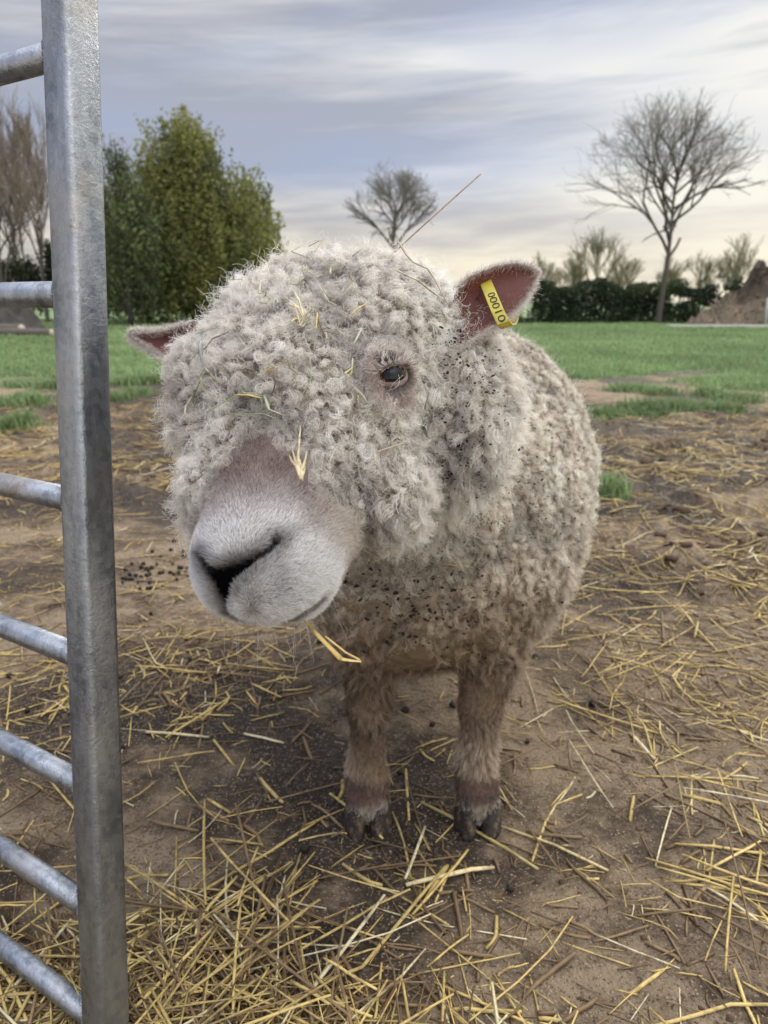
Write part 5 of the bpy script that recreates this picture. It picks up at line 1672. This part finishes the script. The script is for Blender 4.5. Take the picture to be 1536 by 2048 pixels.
# clipped hedge on the right
def hedge():
    a, b = place(985, 28.2), place(1545, 28.2)
    root = empty('hedge', (a + b) / 2, 'long dark green field hedge along the far edge of the pasture', 'hedge')
    n = 34000
    t = R_.uniform(0, 1, n); hmax = 1.36 + .34 * fbm(np.c_[t * 26, t * 0], 3, 141) - .30 * sstep(.55, .75, t) * fbm(np.c_[t * 40, t * 0 + 3], 2, 142)
    z = hmax * R_.uniform(0, 1, n) ** .8; w = .50 * np.sqrt(np.clip(1 - (z / hmax - .35) ** 2, .1, 1))
    P = a + (b - a) * t[:, None] + np.c_[R_.normal(0, .04, n), R_.uniform(-1, 1, n) * w, z + .02]
    k = fbm(P * np.array([.9, .9, 1.6]), 3, 143)
    gapm = (t > .62) & (fbm(P * np.array([1.4, .01, 2.2]), 2, 144) > .16) & (z > .25 * hmax)
    gapm |= (t < .14) & (fbm(P * np.array([1.7, .01, 2.2]), 2, 145) > .05) & (z > .2)
    P, k, z = P[~gapm], k[~gapm], z[~gapm]
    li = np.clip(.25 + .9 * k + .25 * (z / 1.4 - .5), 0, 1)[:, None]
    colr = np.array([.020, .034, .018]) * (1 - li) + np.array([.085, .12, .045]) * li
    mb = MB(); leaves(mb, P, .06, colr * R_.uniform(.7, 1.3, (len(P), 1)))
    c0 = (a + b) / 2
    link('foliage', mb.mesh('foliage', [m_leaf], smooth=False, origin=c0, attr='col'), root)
    S = Segs()
    for _ in range(150):
        q_ = a + (b - a) * R_.uniform(); h_ = R_.uniform(.5, 1.2)
        S.add(q_ + np.array([0, R_.normal(0, .12), 0]), q_ + np.array([R_.normal(0, .15), R_.normal(0, .12), h_]), .02, .006)
    link('stems', S.mesh('stems', m_barkd, c0, 4), root)
hedge()

# muck heap, concrete kerb strip and post on the right
m_muck, q = mat('muck_heap')
g_ = q.n('ShaderNodeNewGeometry').outputs['Position']
f1 = q.noise(g_, 2.2, 6, .65); f2 = q.noise(g_, 14, 5, .7)
hz_ = q.math('ADD', q.n('ShaderNodeSeparateXYZ', i_0=g_).outputs[2], q.math('MULTIPLY', f2, .5))
f1 = q.math('ADD', q.math('MULTIPLY', f1, .7), q.mapr(hz_, 1.35, .65, 0.04, .26))
q.out(q.pbsdf(q.mix(f2, q.ramp(f1, [(.38, (.05, .042, .038)), (.48, (.14, .115, .09)), (.58, (.34, .28, .21))]), (.16, .12, .09, 1)), .95, spec=.1, normal=q.bump(f2, 1, .08)))
def heap(c, rx, ry, h_, mt, name, label, cat, seed, amp=.25, lumps=None):
    n, m = 70, 46
    u = np.linspace(0, 2 * math.pi, n, endpoint=False); t = np.linspace(0, 1, m)
    T, U = np.meshgrid(t, u, indexing='ij')
    X = np.cos(U) * T * rx; Y = np.sin(U) * T * ry
    P = np.c_[X.ravel(), Y.ravel()]
    prof = (np.clip(1 - T ** 1.4, 0, 1) ** .8).ravel()
    if lumps:
        prof = np.max([hh * np.clip(1 - ((P[:, 0] - lx) ** 2 + (P[:, 1] - ly) ** 2) / lr ** 2, 0, 1) ** .85 for lx, ly, lr, hh in lumps], 0)
        prof = np.where(T.ravel() > .985, 0, prof)
    Z = h_ * prof * (1 + amp * 2.0 * fbm(P * 1.1, 3, seed)) + prof ** .5 * amp * .9 * np.maximum(fbm(P * 2.2, 4, seed + 2), -.1) + prof ** .5 * amp * .5 * fbm(P * 6.5, 3, seed + 3) + prof ** .3 * amp * .5 * fbm(P * 3.3, 3, seed + 4) * (T.ravel() < .97) - .06
    i = np.arange(m - 1)[:, None] * n; j = np.arange(n)[None]; k = (j + 1) % n
    F = np.stack([i + j, i + n + j, i + n + k, i + k], -1).reshape(-1, 4)[n:]
    F3 = np.stack([np.zeros(n, int), n + np.arange(n), n + (np.arange(n) + 1) % n], 1)
    o = link(name, np_mesh(name, np.c_[P, Z], [F, F3], [mt]), loc=c)
    return tag(o, label, cat)
heap(place(1555, 25.0), 2.7, 1.6, 1.95, m_muck, 'muck_heap', 'big brown straw and muck heap at the right edge of the pasture', 'heap', 151, .42, [(0.35, 0, 1.9, 1.0), (-.75, .1, 1.15, .62), (-1.55, 0, .95, .36), (-2.1, -.2, .5, .2), (.2, -.8, .9, .45)])
heap(place(1404, 25.4), .55, .5, .34, m_muck, 'muck_heap', 'small low brown heap left of the big muck heap', 'heap', 157, .3)
def heap_straw():
    c = place(1555, 25.0); n = 5200
    o_ = bpy.data.objects['muck_heap']
    me = o_.data
    V = np.zeros(len(me.vertices) * 3); me.vertices.foreach_get('co', V); V = V.reshape(-1, 3)
    P = V[R_.integers(0, len(V), n)] + R_.normal(0, .035, (n, 3)); P = P[P[:, 1] < .5]
    lo_ = sstep(1.3, .5, P[:, 2])[:, None]
    colr = (np.array([.10, .085, .07]) * (1 - lo_) + np.array([.36, .29, .20]) * lo_) * R_.uniform(.4, 1.4, (len(P), 1))
    mb = MB(); leaves(mb, P, .07, colr, .1)
    link('loose_straw', mb.mesh('loose_straw', [m_leaf], smooth=False, attr='col'), o_)['kind'] = 'stuff'
heap_straw()
m_conc = simple_mat('pale_concrete', (0.42, 0.41, 0.38), .85, .2, 3, .3)
def slab():
    import bmesh
    a, b = on_ground(1335, 657), on_ground(1640, 657)
    bm = bmesh.new(); bmesh.ops.create_cube(bm, size=1)
    for v in bm.verts: v.co = Vector((v.co.x * (b[0] - a[0]), v.co.y * .5, v.co.z * .12))
    bmesh.ops.bevel(bm, geom=bm.edges[:], offset=.015, segments=2, affect='EDGES')
    me = bpy.data.meshes.new('concrete_kerb'); bm.to_mesh(me); bm.free(); me.materials.append(m_conc)
    c = (a + b) / 2
    o = link('concrete_kerb', me, loc=(c[0], c[1], gz(c[None, :2])[0] + .03)); tag(o, 'low pale concrete kerb strip in the grass before the muck heap', 'kerb')
    mb = MB(); p = place(1531, 23.6)
    mb.tube([p + np.array([0, 0, -.1]), p + np.array([-.03, 0, .5]), p + np.array([-.02, 0, .86])], .045, 10)
    o = link('marker_post', mb.mesh('marker_post', [m_conc], origin=p), loc=p); tag(o, 'short pale post standing in front of the muck heap', 'post')
slab()
# dark rubble and logs at the far left
m_rub = simple_mat('dark_rubble', (0.055, 0.050, 0.046), .95, .5, 4, 1)
heap(place(22, 21.0), 1.15, .7, .62, m_rub, 'rubble_heap', 'dark rubble and branch heap at the left edge behind the gate', 'heap', 161, .5)
m_log = simple_mat('log_wood', (0.11, 0.095, 0.08), .9, .4, 9, .6)
m_logend = simple_mat('log_end', (0.40, 0.35, 0.28), .8, .25, 20, .2)
def log(u, v, L, r, an, label):
    p = on_ground(u, v, .0); p[2] = gz(p[None, :2])[0] + r
    root = empty('log', p, label, 'log')
    d = np.array([math.cos(an), math.sin(an), 0])
    mb = MB(); t = np.linspace(-L, 0, 8)[:, None]
    mb.tube(p + d * t, r * (1 + .06 * np.sin(t[:, 0] * 5)), 14)
    link('bark', mb.mesh('bark', [m_log], origin=p), root)
    mb = MB(); mb.tube([p - d * .01, p + d * .006], r * .93, 14)
    link('cut_end', mb.mesh('cut_end', [m_logend], origin=p), root)
log(44, 669, 1.1, .12, -.35, 'cut log with a pale end lying by the rubble heap behind the gate')
log(104, 676, 1.5, .09, -.15, 'thinner reddish log lying beside the gate post in the far grass')
